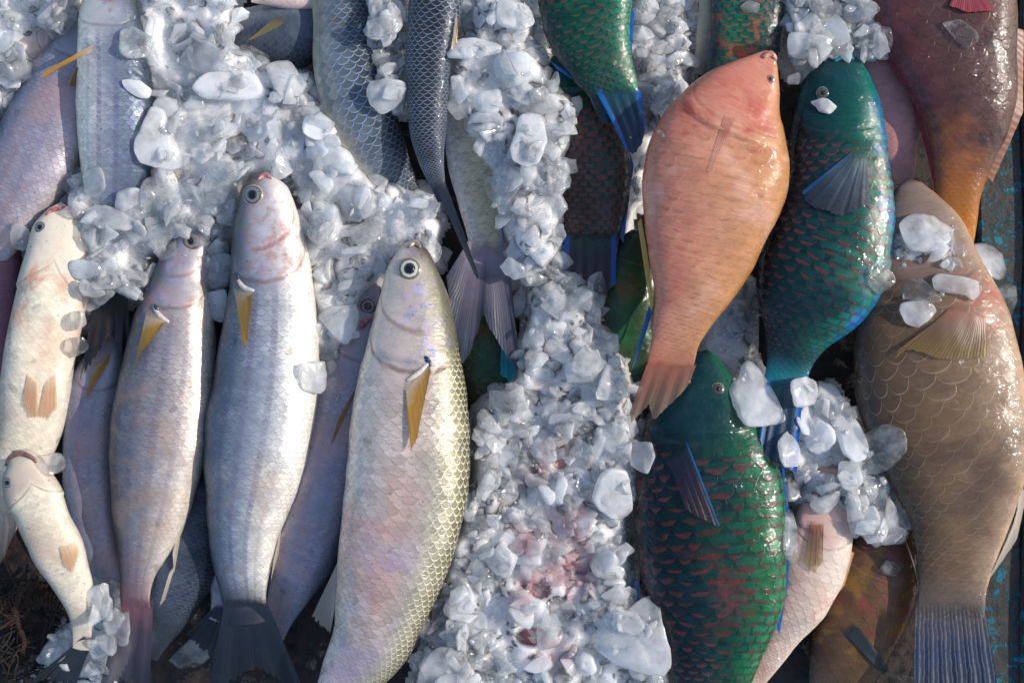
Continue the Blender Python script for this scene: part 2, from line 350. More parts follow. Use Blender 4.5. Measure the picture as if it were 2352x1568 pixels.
class Fish:
    def __init__(s, name, label, cat, pts, mat, z, tr=0.7, roll=0.0, dors=1, group=None, M=110, NS=44, lump=0.0036, gillb=0.0, flat=0.86, head_len=0.2, power=1.0):
        """pts: (x, y, half width) from snout to tail; z: (head, middle, tail); dors: +1 back on the left of the head-to-tail direction seen from above"""
        cp = []
        n = len(pts)
        samp = crom([(a, b_, c) for a, b_, c in pts], M)
        zs = crom([(0, 0, z[0]), (0.5, 0, z[1]), (1, 0, z[2])], M)
        cen = [P(a[0], a[1], q[2]) for a, q in zip(samp, zs)]
        wid = [max(a[2], 1.0) * K * (CAMH - q[2]) for a, q in zip(samp, zs)]
        verts, uvS, uvC = [], [], []
        L = [0.0]; U = [0.0]
        for i in range(1, M):
            d = (cen[i] - cen[i-1]).length; L.append(L[-1] + d)
            U.append(U[-1] + d / max(wid[i], 0.35 * max(wid)))
        rng = random.Random(hash(name + str(pts[0])) % 1000 if False else int(pts[1][0] * 13 + pts[1][1] * 7))
        ns = Vector((rng.random() * 50, rng.random() * 50, 0))
        s.rows = []
        for i in range(M):
            a = cen[max(i-1, 0)]; c = cen[min(i+1, M-1)]
            T = (c - a).normalized()
            N = Vector((-T.y, T.x, 0)); N.normalize(); N *= dors
            Zv = T.cross(N); 
            if Zv.z < 0: Zv = -Zv
            S = L[i] / L[-1]
            tf = max(0.0, min(1.0, (S - 0.76) / 0.24)); t = wid[i] * tr * (1 - 0.84 * tf * tf * (3 - 2 * tf))
            gb = gillb * math.exp(-((S - head_len * 0.75) / 0.06) ** 2) - gillb * 0.7 * math.exp(-((S - head_len * 1.08) / 0.02) ** 2)
            for j in range(NS + 1):
                ph = -PI / 2 + 2 * PI * j / NS
                cph, sph = math.cos(ph), math.sin(ph)
                e = flat
                ca = math.copysign(abs(cph) ** e, cph); sa = math.copysign(abs(sph) ** e, sph)
                p = cen[i] + N * (wid[i] * ca) + Zv * (t * sa * (1 + gb * 3))
                if lump:
                    q = noise.noise(p * 14 + ns) * lump + noise.noise(p * 45 + ns) * lump * 0.3
                    p = p + (N * ca + Zv * sa) * q * min(1, wid[i] / 0.02)
                vv = (ph + roll) / PI; vv = abs((vv + 2) % 2); vv = 2 - vv if vv > 1 else vv
                gq = S - head_len * (0.6 + 0.42 * max(0.0, math.sin(PI * vv)) ** 0.7)
                if 0.25 < vv < 0.9 and gq < 0 and S > head_len * 0.3:
                    p = p + (N * ca + Zv * sa) * (0.0022 * min(1, wid[i] / 0.04) * max(0.0, 1 + gq / 0.11) * min(1, (vv - 0.25) * 4, (0.9 - vv) * 8))
                verts.append(p)
        W = NS + 1
        faces, fS, fC = [], [], []
        def uvof(i, j):
            v = (-PI / 2 + 2 * PI * j / NS + roll) / PI
            return (L[i] / L[-1], v), (U[i], v)
        for i in range(M - 1):
            for j in range(NS):
                idx = [(i, j), (i, j+1), (i+1, j+1), (i+1, j)]
                if dors > 0: idx = idx[::-1]
                faces.append([a * W + b_ for a, b_ in idx])
                uu = [uvof(*q) for q in idx]
                fS.append([q[0] for q in uu]); fC.append([q[1] for q in uu])
        # caps
        for end, i in ((0, 0), (1, M - 1)):
            T = (cen[1] - cen[0]).normalized() * -1 if end == 0 else (cen[-1] - cen[-2]).normalized()
            verts.append(cen[i] + T * wid[i] * (0.55 if end == 0 else 0.2)); vi = len(verts) - 1
            for j in range(NS):
                f = [i * W + j, i * W + j + 1, vi]
                if (end == 0) == (dors > 0): f = f[::-1]
                u = [uvof(i, j)] * 3
                faces.append(f); fS.append([q[0] for q in u]); fC.append([q[1] for q in u])
        s.verts, s.faces = verts, faces
        base = P(samp[M // 2][0], samp[M // 2][1], max(0.0, z[1] - max(wid) * tr))
        s.root = thing(name, label, cat, base, group)
        s.body = link_mesh('body', verts, faces, mat, s.root, True, {'body': fS, 'cells': fC})
        # merge the seam for smooth normals
        bm = bmesh.new(); bm.from_mesh(s.body.data); bmesh.ops.remove_doubles(bm, verts=bm.verts, dist=1e-6)
        bmesh.ops.recalc_face_normals(bm, faces=bm.faces)
        bm.to_mesh(s.body.data); bm.free()
        s.bvh = BVHTree.FromPolygons(verts, faces)
        collect(verts, faces, 'fish')
        s.cen, s.wid, s.samp, s.zs = cen, wid, samp, zs
    def fin(s, kind, base, tip, mat, z=None, lift=(0.0008, 0.004), nu=26, nv=14, ragged=0.05, wave=0.0007, label=None, both=False, waves=None):
        """base and tip: polylines in layout units with the same sense; z: (z at base, z at tip) or None to lie on the body"""
        rb = crom([(a, b_) for a, b_ in base], nu) if len(base) > 2 else [(base[0][0] + (base[1][0] - base[0][0]) * k / (nu-1), base[0][1] + (base[1][1] - base[0][1]) * k / (nu-1)) for k in range(nu)]
        rt = []
        # tip stays a sharp polyline
        d = [0.0]
        for i in range(len(tip) - 1): d.append(d[-1] + math.hypot(tip[i+1][0]-tip[i][0], tip[i+1][1]-tip[i][1]) + 1e-6)
        for k in range(nu):
            x = d[-1] * k / (nu - 1); i = max(j for j in range(len(tip)-1) if d[j] <= x + 1e-9)
            t = (x - d[i]) / (d[i+1] - d[i]); rt.append((tip[i][0] + (tip[i+1][0]-tip[i][0]) * t, tip[i][1] + (tip[i+1][1]-tip[i][1]) * t))
        rng = random.Random(int(base[0][0] * 3 + tip[0][1]))
        if kind == 'tail_fin':
            bx = sum(p[0] for p in base) / len(base); by = sum(p[1] for p in base) / len(base)
            tx = sum(p[0] for p in tip) / len(tip); ty = sum(p[1] for p in tip) / len(tip)
            d_ = math.hypot(tx - bx, ty - by); ux, uy = (bx - tx) / d_ * 30, (by - ty) / d_ * 30
            rb = [(p[0] + ux, p[1] + uy) for p in rb]
            tops = [h[0].z for h in (ray_down(s.bvh, p[0] + (tx - bx) * t_, p[1] + (ty - by) * t_) for p in rb for t_ in (0.0, 0.12, 0.24, 0.36, 0.5)) if h[0] is not None]
            if tops: z = (max(tops) + 0.0015, z[1])
        else: wave = min(wave, 0.00012)
        verts, faces, uv = [], [], []
        nw = waves or rng.randint(3, 6)
        for k in range(nu):
            rag = 1.0 - rng.random() * ragged
            for q in range(nv):
                t = q / (nv - 1) * rag
                bow = math.sin(t * PI) * 0.04
                x = rb[k][0] + (rt[k][0] - rb[k][0]) * t; y = rb[k][1] + (rt[k][1] - rb[k][1]) * t
                if z is None:
                    h = ray_down(s.bvh, x, y)
                    if h[0] is None: zz = None
                    else: zz = h[0].z + lift[0] + (lift[1] - lift[0]) * t
                else: zz = z[0] + (z[1] - z[0]) * t
                verts.append([x, y, zz, t, k])
        # where the fin hangs past the body follow the nearest height
        last = s.zs[len(s.zs)//2][2]
        good = [v[2] for v in verts if v[2] is not None]
        low = (sum(good) / len(good)) if good else last
        for k in range(nu):
            prev = None
            for q in range(nv):
                v = verts[k * nv + q]
                if v[2] is None: v[2] = prev - 0.0012 if prev is not None else low - 0.004
                elif prev is not None and z is None: v[2] = max(v[2], prev - 0.003)
                prev = v[2]
        pts = []
        for x, y, zz, t, k in verts:
            zz += wave * t * math.sin(k / (nu - 1) * nw * 2 * PI) + 0.00012 * math.sin(k * 1.9) * t
            pts.append(P(x, y, zz))
        for k in range(nu - 1):
            for q in range(nv - 1):
                idx = [(k, q), (k+1, q), (k+1, q+1), (k, q+1)]
                faces.append([a * nv + b_ for a, b_ in idx])
                uv.append([(a / (nu - 1), b_ / (nv - 1)) for a, b_ in idx])
        o = link_mesh(kind, pts, faces, mat, s.root, True, {'body': uv})
        if label: o['label'] = label
        collect(pts, faces, 'fin')
        return o
    def eye(s, px, py, r, kind='silver', zoff=0.0, aspect=1.0, ang=0.0):
        pr_ = 0.4 if kind in ('silver', 'red', 'blue') else 0.26
        h = ray_down(s.bvh, px, py)
        if h[0] is None: return
        c = h[0]; nrm = h[1].normalized()
        if nrm.z < 0: nrm = -nrm
        nrm = (nrm + Vector((0, 0, 1.2))).normalized()
        R = r * PX
        q = Vector((0, 0, 1)).rotation_difference(nrm).to_matrix()
        rot = Matrix.Rotation(ang, 3, 'Z')
        def dome(rad, ht, base, nr=7, na=28):
            v, f, u = [], [], []
            for i in range(nr + 1):
                a = i / nr
                for j in range(na):
                    th = 2 * PI * j / na
                    p = Vector((rad * a * math.cos(th), rad * a * aspect * math.sin(th), base + ht * math.sqrt(max(0, 1 - a * a))))
                    v.append(c + q @ (rot @ p))
            for i in range(nr):
                for j in range(na):
                    j2 = (j + 1) % na
                    f.append([i * na + j, (i+1) * na + j, (i+1) * na + j2, i * na + j2]); u.append([(i / nr, 0), ((i+1) / nr, 0), ((i+1) / nr, 0), (i / nr, 0)])
            return v, f, u
        v, f, u = dome(R, R * 0.26, -R * 0.05 + zoff)
        e = link_mesh('eye', v, f, EYES[kind], s.root, True, {'body': u})
        v, f, u = dome(R * pr_, R * 0.10, R * 0.175 + zoff)
        pu = bpy.data.meshes.new('pupil')
        pu.from_pydata([tuple(x - s.root.location) for x in v], [], f); pu.materials.append(EYE_DARK)
        pu.polygons.foreach_set('use_smooth', [True] * len(pu.polygons))
        po = bpy.data.objects.new('pupil', pu); COL.objects.link(po); po.parent = e
    def tube(s, kind, pts, r, mat, lift=0.0, label=None, zabs=None):
        """a soft ridge lying on the body (lips, folds); pts in layout units"""
        samp = crom(pts, 18); c = []
        lastz = None
        for x, y in samp:
            if zabs is not None: zz = zabs
            else:
                h = ray_down(s.bvh, x, y)
                zz = h[0].z + lift if h[0] is not None else (lastz if lastz is not None else s.zs[0][2])
            lastz = zz; c.append(P(x, y, zz))
        v, f, n = [], [], 10
        for i, p in enumerate(c):
            T = (c[min(i+1, len(c)-1)] - c[max(i-1, 0)]).normalized()
            A = T.cross(Vector((0, 0, 1))).normalized(); B = A.cross(T).normalized()
            k = math.sin(PI * (0.06 + 0.88 * i / (len(c)-1))) ** 0.6
            for j in range(n):
                th = 2 * PI * j / n
                v.append(p + (A * math.cos(th) + B * math.sin(th) * 0.7) * (r * PX * k))
        for i in range(len(c) - 1):
            for j in range(n):
                f.append([i*n+j, i*n+(j+1) % n, (i+1)*n+(j+1) % n, (i+1)*n+j])
        f.append(list(range(n))[::-1]); f.append([(len(c)-1)*n + j for j in range(n)])
        uv = [[(0.5, 0.5)] * len(x) for x in f]
        o = link_mesh(kind, v, f, mat, s.root, True, {'body': uv})
        if label: o['label'] = label
        return o

# ------------------------------------------------------------------ materials of the fish
RAMP_SILVER = [(0.0, '#28343e'), (0.2, '#465460'), (0.36, '#6f7d8c'), (0.5, '#98a0ae'), (0.64, '#d2d0cc'), (0.8, '#f1ece0'), (1.0, '#f6efe0')]
m_m5 = fish_mat('mullet_skin_lilac', RAMP_SILVER, 15, '#454b60', 1.0, 0.5, 0.5, 0.2, '#e8dcd2', 0.23, 0.35, '#262c38', 0.93, 0.95,
                (9, '#6a5c84', 0.6), None, ('#a82a20', 0.75, 0.03, 0.22, 0.35, 0.85, 85), None, ('#c9ad94', 0.5, 0.6, 0.9, 0.3, 0.8, 14), metal=0.3, gill='#a85a50', gill_mix=0.55, iri=0.35)
m_t2 = fish_mat('mullet_skin_blue', RAMP_SILVER, 14, '#46526a', 0.9, 0.35, 0.5, 0.2, '#c8c2c0', 0.2, 0.3, '#262c38', 0.92, 0.9,
                (9, '#6a6090', 0.7), None, None, None, None, vary=0.35, iri=0.3, metal=0.3, seed=1.0)
m_m4 = fish_mat('mullet_skin_dusty', [(0.0, '#30383e'), (0.18, '#50585e'), (0.34, '#757a82'), (0.5, '#97949c'), (0.66, '#cabfb8'), (0.85, '#e2d6c6'), (1.0, '#e8dcca')],
                15, '#464656', 0.95, 0.45, 0.5, 0.2, '#b8b4be', 0.21, 0.35, '#7a5a62', 0.84, 0.85, (8, '#6e5a78', 0.55), None,
                ('#c98f80', 0.6, 0.1, 0.25, 0.2, 0.8, 50), None, ('#b89a84', 0.6, 0.4, 0.9, 0.2, 0.8, 16), gill='#98706a', gill_mix=0.6, iri=0.5, metal=0.3, seed=2.0)
m_m7 = fish_mat('mullet_skin_gold', [(0.0, '#3c3a26'), (0.14, '#6c674a'), (0.28, '#96907a'), (0.42, '#b4aaa0'), (0.56, '#c9b6ae'), (0.75, '#d6c8be'), (1.0, '#e0d8cc')],
                15, '#7d745c', 0.6, 0.42, 0.4, 0.18, '#c4beae', 0.24, 0.25, '#c2b2b0', 0.95, 0.3, None, None,
                ('#d08f78', 0.6, 0.42, 0.72, 0.5, 0.9, 12), None, ('#b9a6c6', 0.55, 0.55, 1.0, 0.45, 0.85, 16),
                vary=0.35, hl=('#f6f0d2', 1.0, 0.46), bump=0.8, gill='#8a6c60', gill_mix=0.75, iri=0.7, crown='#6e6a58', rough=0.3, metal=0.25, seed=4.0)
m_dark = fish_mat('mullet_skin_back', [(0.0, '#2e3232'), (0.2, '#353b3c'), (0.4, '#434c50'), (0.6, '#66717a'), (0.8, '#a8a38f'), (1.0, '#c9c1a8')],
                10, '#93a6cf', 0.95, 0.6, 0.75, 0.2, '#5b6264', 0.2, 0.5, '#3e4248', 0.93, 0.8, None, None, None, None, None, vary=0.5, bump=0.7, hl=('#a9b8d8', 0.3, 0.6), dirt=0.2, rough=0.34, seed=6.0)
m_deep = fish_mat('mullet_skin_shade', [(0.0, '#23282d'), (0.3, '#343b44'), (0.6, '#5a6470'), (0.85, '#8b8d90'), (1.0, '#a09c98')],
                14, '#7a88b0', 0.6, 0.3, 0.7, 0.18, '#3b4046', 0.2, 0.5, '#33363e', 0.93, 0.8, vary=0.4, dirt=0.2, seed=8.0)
m_pale = fish_mat('mullet_skin_violet', [(0.0, '#40506a'), (0.14, '#66748c'), (0.32, '#8c90a2'), (0.52, '#a39fae'), (0.75, '#b5aab0'), (1.0, '#c8bdb4')],
                16, '#50587a', 0.85, 0.45, 0.5, 0.2, '#b8aeb2', 0.2, 0.4, '#a89a98', 0.93, 0.5, (9, '#85799a', 0.4), None,
                ('#c9a29a', 0.5, 0.2, 0.9, 0.4, 0.9, 20), metal=0.3, seed=10.0)
m_belly = fish_mat('mullet_skin_belly', [(0.0, '#8a929c'), (0.3, '#bdb8ba'), (0.55, '#d6cbbd'), (0.8, '#e8dcc4'), (1.0, '#efe3c8')],
                15, '#b0a49a', 0.3, 0.12, 0.4, 0.2, '#e6d9c8', 0.22, 0.5, '#8a6458', 0.7, 0.9, None, None,
                ('#d9714f', 0.6, 0.08, 0.3, 0.5, 1.0, 34), None, ('#d8a98c', 0.45, 0.3, 0.95, 0.3, 1.0, 14), gill='#c79a86', gill_mix=0.4, seed=12.0)
m_belly2 = fish_mat('mullet_skin_small_belly', [(0.0, '#7a8088'), (0.3, '#a8a8a6'), (0.55, '#c8c0b2'), (0.8, '#d8cdb8'), (1.0, '#ded2bc')],
                15, '#9a9086', 0.3, 0.12, 0.4, 0.2, '#b8a296', 0.22, 0.7, '#c8b4a0', 0.85, 0.5, None, None, None, None, ('#c09478', 0.45, 0.3, 0.95, 0.3, 1.0, 14), gill='#8a6a58', gill_mix=0.6, seed=13.0)
m_pearl = fish_mat('mullet_skin_pearl', [(0.0, '#6f7c92'), (0.15, '#9aa6c0'), (0.3, '#c9b98e'), (0.5, '#d6c494'), (0.75, '#d2cbc4'), (1.0, '#dcd8d8')],
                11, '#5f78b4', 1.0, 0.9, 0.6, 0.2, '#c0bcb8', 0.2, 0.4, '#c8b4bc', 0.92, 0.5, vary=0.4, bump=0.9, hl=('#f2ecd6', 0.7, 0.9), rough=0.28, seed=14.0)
def parrot(name, ramp, bars, head, seed, rows=10, tail='#1c2b45', blush=None, blush2=None, blotch=('#0a2e3c', 0.6, 9), bt=0.5, bm=0.8, **kw):
    kw.setdefault('wrinkle', 0.8); kw.setdefault('ovals', (0.5, 0.65)); kw.setdefault('wobble', 0.12); kw.setdefault('spec', 0.2)
    return fish_mat(name, ramp, rows, '#0a3a34', 0.14, 0.14, 0.5, 0.14, head, 0.22, 0.7, tail, 0.93, 0.6, None, (bars, bm, bt), blush, blotch, blush2,
                    vary=0.28, rough=0.27, bump=0.4, gill='#0a3a40', gill_mix=0.5, coat=1.0, dirt=0.0, seed=seed, **kw)
RP = [(0.0, '#0c4f6a'), (0.12, '#0e6a62'), (0.3, '#0f6650'), (0.55, '#0e5a4a'), (0.8, '#0d4a48'), (1.0, '#0b3c52')]
m_p5 = parrot('parrotfish_skin_green', [(0.0, '#0d5a52'), (0.12, '#0f6e44'), (0.3, '#0e5e38'), (0.45, '#0a3c30'), (0.58, '#062426'), (0.75, '#05191e'), (1.0, '#05141c')], '#5e2a26', '#0a3038', 20.0,  # belly half of the ramp darkened: shade away from the sun, painted in
              tail='#0e4a48', blotch=('#082834', 0.75, 8), blush=('#7a342e', 0.4, 0.5, 0.68, 0.4, 0.75, 26))
m_p4 = parrot('parrotfish_skin_teal', [(0.0, '#126f98'), (0.1, '#127c84'), (0.24, '#127460'), (0.42, '#0d5648'), (0.58, '#083230'), (0.8, '#051c22'), (1.0, '#05161c')], '#5e3230', '#0c3c40', 23.0,  # dark belly end of the ramp is shade put into the colour
              tail='#1494a8', blush=('#a8977c', 0.75, 0.3, 0.62, 0.1, 0.45, 18), blush2=('#1c62c0', 0.6, 0.12, 1.0, 0.0, 0.3, 34), blotch=('#08242c', 0.75, 12))  # blush2 paints a blue sheen along the back as colour
m_p1 = parrot('parrotfish_skin_emerald', [(0.0, '#0c3c3c'), (0.3, '#0c4638'), (0.55, '#0c4c3c'), (0.8, '#107a58'), (1.0, '#0f6a5c')], '#6d463c', '#0f5a4c', 26.0,
              tail='#123444', blotch=('#0c302e', 0.6, 12))
m_p2 = parrot('parrotfish_skin_spotted', [(0.0, '#0b3c44'), (0.2, '#0e5a48'), (0.5, '#0d4e3e'), (0.8, '#0b3c36'), (1.0, '#0b2f38')], '#8a4236', '#0f5a4c', 29.0, rows=9,
              tail='#3a2634', bt=0.95, bm=0.95, blotch=('#38201e', 0.5, 16))
m_p6 = parrot('parrotfish_skin_redcheek', RP, '#b0502e', '#0f5a4c', 31.0, rows=10, blush=('#cf5a38', 0.9, 0.45, 0.72, 0.0, 0.6, 40))
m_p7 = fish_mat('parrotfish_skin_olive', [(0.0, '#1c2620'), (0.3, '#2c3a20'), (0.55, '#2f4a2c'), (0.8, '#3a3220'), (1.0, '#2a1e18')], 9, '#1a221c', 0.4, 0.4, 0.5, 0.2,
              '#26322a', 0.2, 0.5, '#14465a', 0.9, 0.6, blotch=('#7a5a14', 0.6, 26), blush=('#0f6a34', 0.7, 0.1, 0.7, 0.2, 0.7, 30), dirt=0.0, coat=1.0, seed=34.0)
m_p3 = fish_mat('parrotfish_skin_salmon', [(0.0, '#6a4420'), (0.1, '#a06f3c'), (0.25, '#b98356'), (0.5, '#c88e6c'), (0.75, '#cc866e'), (1.0, '#b8705c')],
              11, '#c9ab94', 0.35, 0.4, 0.5, 0.14, '#c07060', 0.24, 0.5, '#a4664e', 0.9, 0.85, None, ('#b0682a', 0.42, 0.45),
              ('#ac342e', 0.8, 0.13, 0.3, 0.3, 0.85, 30), ('#e0b09c', 0.45, 20), ('#cc5e58', 0.45, 0.3, 0.98, 0.6, 1.0, 14), vary=0.08, rough=0.27, coat=1.0, bump=0.3,
              gill='#a83c34', gill_mix=0.35, wobble=0.12, dirt=0.0, wrinkle=0.8, seed=37.0)
m_r3 = fish_mat('parrotfish_skin_taupe', [(0.0, '#d0a488'), (0.08, '#c29e84'), (0.2, '#9a7f66'), (0.45, '#735c46'), (0.75, '#584634'), (1.0, '#43342a')],  # skin tones darkened to carry the shade on the right of the pile
              10, '#a8927c', 0.8, 0.5, 0.45, 0.12, '#8f7a70', 0.22, 0.6, '#5c524e', 0.93, 0.9, None, None, ('#b0584c', 0.8, 0.22, 0.34, 0.1, 0.4, 26), ('#503f36', 0.6, 9),
              None, vary=0.14, rough=0.33, coat=0.8, hl=('#cdb9a2', 0.45, 0.3), gill='#5a4038', gill_mix=0.5, dirt=0.15, bump=0.45, wrinkle=0.6, seed=40.0)
m_r1 = fish_mat('parrotfish_skin_plum', [(0.0, '#6f5a4c'), (0.1, '#6a5044'), (0.3, '#5a4038'), (0.6, '#503634'), (0.85, '#6a3838'), (1.0, '#8a3440')],
              10, '#3a2a32', 0.6, 0.5, 0.6, 0.16, '#57414c', 0.15, 0.4, '#c07818', 0.78, 1.0, None, None, None, ('#2e2428', 0.6, 18), ('#9a5c30', 0.85, 0.6, 0.95, 0.0, 1.0, 8),
              vary=0.2, hl=('#c2b096', 0.8, 0.16), rough=0.3, coat=1.0, dirt=0.0, bump=0.5, wrinkle=0.8, seed=43.0)
m_pink = fish_mat('reef_fish_skin_pink', [(0.0, '#b5836c'), (0.2, '#c08a7c'), (0.5, '#c68a86'), (0.8, '#cf9a90'), (1.0, '#d8b0a0')],
              12, '#a8706a', 0.4, 0.3, 0.5, 0.14, '#bf7a72', 0.2, 0.5, '#c0907a', 0.9, 0.5, dirt=0.0, coat=0.9, seed=46.0)
m_buried = fish_mat('reef_fish_skin_bloodless', [(0.0, '#d0a8a8'), (0.5, '#dcb4b6'), (1.0, '#e0c4c4')], 12, '#b88a8a', 0.4, 0.3, 0.5, 0.14, '#cf9a9a', 0.2, 0.5, '#c8a0a0', 0.9, 0.5, blush=('#c0505a', 0.6, 0.1, 0.9, 0.0, 1.0, 30), dirt=0.0, coat=0.9, seed=47.0)
m_r4 = fish_mat('reef_fish_skin_cream', [(0.0, '#d9bb98'), (0.1, '#dcc9b8'), (0.3, '#d6c6b6'), (0.55, '#cfb4a4'), (0.8, '#c9a294'), (1.0, '#c08c84')],
              8, '#a89a88', 0.55, 0.3, 0.5, 0.13, '#cf9a90', 0.3, 0.5, '#d2b6a2', 0.9, 0.5, blush=('#c98478', 0.6, 0.45, 0.9, 0.2, 0.9, 24), dirt=0.1, coat=0.9, bump=0.8, seed=49.0)
m_r5 = fish_mat('reef_fish_skin_ochre', [(0.0, '#3a3830'), (0.2, '#6a4e32'), (0.5, '#5e4630'), (0.8, '#4a3428'), (1.0, '#2c2420')],
              9, '#2c2018', 0.5, 0.5, 0.5, 0.16, '#5a3e3a', 0.3, 0.4, '#2a3a3c', 0.9, 0.6, blotch=('#8a6a24', 0.6, 28), blush=('#8a3a38', 0.6, 0.1, 0.6, 0.1, 0.8, 36), dirt=0.0, seed=52.0)
m_rose = fish_mat('reef_fish_skin_rose', [(0.0, '#5a3a4c'), (0.3, '#7a4a5a'), (0.6, '#9a6470'), (1.0, '#c89aa0')],
              18, '#b08a98', 0.5, 0.4, 0.5, 0.2, '#8a4a50', 0.2, 0.4, '#8a5a60', 0.9, 0.5, dirt=0.0, seed=55.0)
m_face = fish_mat('reef_fish_skin_blush', [(0.0, '#d0b4ae'), (0.3, '#dcc2ba'), (0.6, '#e2cec6'), (1.0, '#ecdcd2')],
              14, '#c8aaa6', 0.3, 0.2, 0.5, 0.14, '#e0c4bc', 0.25, 0.4, '#d0b4ae', 0.95, 0.2, blush=('#c8483c', 0.7, 0.0, 0.2, 0.2, 0.9, 44), dirt=0.2, seed=58.0)
m_tan = fish_mat('mullet_skin_tan', [(0.0, '#5a5660'), (0.25, '#94887a'), (0.5, '#b0a48e'), (0.8, '#c0b49c'), (1.0, '#c9bda8')],
              16, '#8a8078', 0.3, 0.2, 0.5, 0.14, '#a09484', 0.2, 0.4, '#6a6670', 0.9, 0.6, dirt=0.3, seed=61.0)

f_gold = fin_mat('fin_amber', '#c9bfb4', '#b07c1c', '#b98a2c', 14, '#5a4418', 0.45, 0.12)
f_goldbrown = fin_mat('fin_bronze', '#5a4a3c', '#8a6018', '#8a6428', 14, '#3a2a12', 0.45, 0.12)
f_olive = fin_mat('fin_olive', '#4a4a44', '#8a7a3c', '#7a7048', 14, '#3a3826', 0.4, 0.12)
f_dark = fin_mat('fin_slate', '#2c323e', '#141a24', '#1e2530', 22, '#0a0e16', 0.6, 0.06, root=0.12)
f_plum = fin_mat('fin_plum', '#8a6068', '#2c3240', '#4a4350', 22, '#241c28', 0.5, 0.10)
f_pinktail = fin_mat('fin_rose_slate', '#b4a4b2', '#3a404e', '#6e6878', 26, '#3a3a48', 0.7, 0.10)
f_pale = fin_mat('fin_cream', '#c2b6aa', '#a89c8c', '#b8ac9c', 16, '#8a7c6c', 0.4, 0.18)
f_peach = fin_mat('fin_peach', '#dcc6aa', '#cd9c72', '#d2a884', 14, '#b98a66', 0.35, 0.45)
f_bluefin = fin_mat('fin_blue_margin', '#12505a', '#123a5c', '#16384c', 20, '#0a2030', 0.5, 0.04, margin=('#0f64b4', 0.16))
f_blueedge = fin_mat('fin_blue_band', '#0e4a72', '#1470c0', '#0f62b0', 12, '#0a3a70', 0.25, 0.0)
f_spottail = fin_mat('fin_maroon_green', '#0e4a3c', '#3a2236', '#2c2a30', 16, '#4a2034', 0.6, 0.03, margin=('#0f58a8', 0.12))
f_violet = fin_mat('fin_violet', '#0c2a30', '#2e1a30', '#1c1c34', 18, '#4a2a40', 0.5, 0.55, margin=('#0f64a4', 0.09), mside='hi')
f_irid = fin_mat('fin_iridescent', '#1c4a50', '#1c2438', '#2c4256', 34, '#6c7470', 0.4, 0.3, margin=('#0f5a94', 0.06), mside='lo')
f_salmon = fin_mat('fin_salmon', '#a86850', '#7a6a54', '#8a5e4c', 20, '#5e3a34', 0.5, 0.3)
f_film = fin_mat('fin_clear_pink', '#b86e5c', '#cc9a86', '#c68a76', 18, '#b87060', 0.2, 0.85)
f_yellow = fin_mat('fin_straw', '#a8884c', '#c0a050', '#b0904c', 12, '#8a6a30', 0.35, 0.1)
f_taupe = fin_mat('fin_taupe', '#a8604e', '#8a7038', '#7c6048', 18, '#6a5242', 0.3, 0.45)
f_steel = fin_mat('fin_steel_blue', '#5c524e', '#14203c', '#223454', 11, '#b0a894', 0.55, 0.04)
f_orange = fin_mat('fin_orange', '#b8701c', '#c8861e', '#b87218', 14, '#7a4810', 0.4, 0.05)
f_rust = fin_mat('fin_rust', '#5a3020', '#8a4416', '#6a3818', 14, '#3a1c10', 0.4, 0.05)
f_crimson = fin_mat('fin_crimson', '#8a3440', '#a03a44', '#943844', 12, '#5a2430', 0.4, 0.05)
f_teal = fin_mat('fin_turquoise', '#0f8aa0', '#10a8bc', '#12a0b4', 14, '#0a6a80', 0.35, 0.05)
f_deep = fin_mat('fin_dark_teal', '#1c2c30', '#0f1c22', '#16282c', 18, '#3a4a48', 0.4, 0.05)
lip_red = plain_mat('lip_red', '#9a3a3a', 0.25, '#c88a80', 300, 0.3, 0.6)
lip_pink = plain_mat('lip_pink', '#c89a8c', 0.3, '#a8685c', 300, 0.3, 0.6)
lip_grey = plain_mat('lip_grey', '#7c7264', 0.3, '#9a8c80', 300, 0.3, 0.6)
lip_brown = plain_mat('lip_brown', '#8a6a5e', 0.3, '#6a4c42', 200, 0.3, 0.6)
lip_white = plain_mat('axil_white', '#d8d0c4', 0.35, '#c2b4a8', 300, 0.4, 0.5)
dot_navy = plain_mat('axil_navy', '#10203c', 0.3, '#1c3a5c', 300, 0.3, 0.5)

G_M = 'silver mullets laid on the ice'; G_P = 'green and blue parrotfish'
# ------------------------------------------------------------------ the fish
# ---- lower left row of mullets
f = Fish('fish', 'rose coloured finely scaled fish squeezed against the left edge behind the white belly', 'fish',
         [(20, 470, 15), (8, 560, 40), (-2, 680, 46), (-8, 800, 46), (-14, 920, 40), (-30, 1040, 20)], m_rose, (0.03, 0.035, 0.03), 0.6, 0, 1)
f = Fish('mullet', 'white mullet lying belly up with two peach pelvic fins and red chin', 'fish',
         [(140, 478, 26), (141, 520, 60), (140, 590, 76), (116, 700, 84), (92, 830, 80), (78, 930, 74), (50, 1040, 68), (14, 1140, 58), (-18, 1240, 40), (-40, 1320, 24)],
         m_belly, (0.06, 0.05, 0.012), 0.62, PI / 2, 1, G_M, head_len=0.22)
f.tube('lip', [(105, 494), (122, 482), (150, 478), (178, 486)], 6, lip_red, 0.0008)
f.fin('pelvic_fin', [(64, 852), (84, 872)], [(52, 930), (66, 962), (88, 960)], f_peach, None, (0.0008, 0.002), ragged=0.12)
f.fin('pelvic_fin', [(104, 872), (128, 852)], [(88, 958), (112, 966), (132, 944)], f_peach, None, (0.0008, 0.002), ragged=0.12)
f.fin('anal_fin', [(14, 1170), (22, 1200)], [(6, 1270), (10, 1285)], f_peach, (0.05, 0.04), nu=12)
f.eye(92, 522, 14, 'blue')
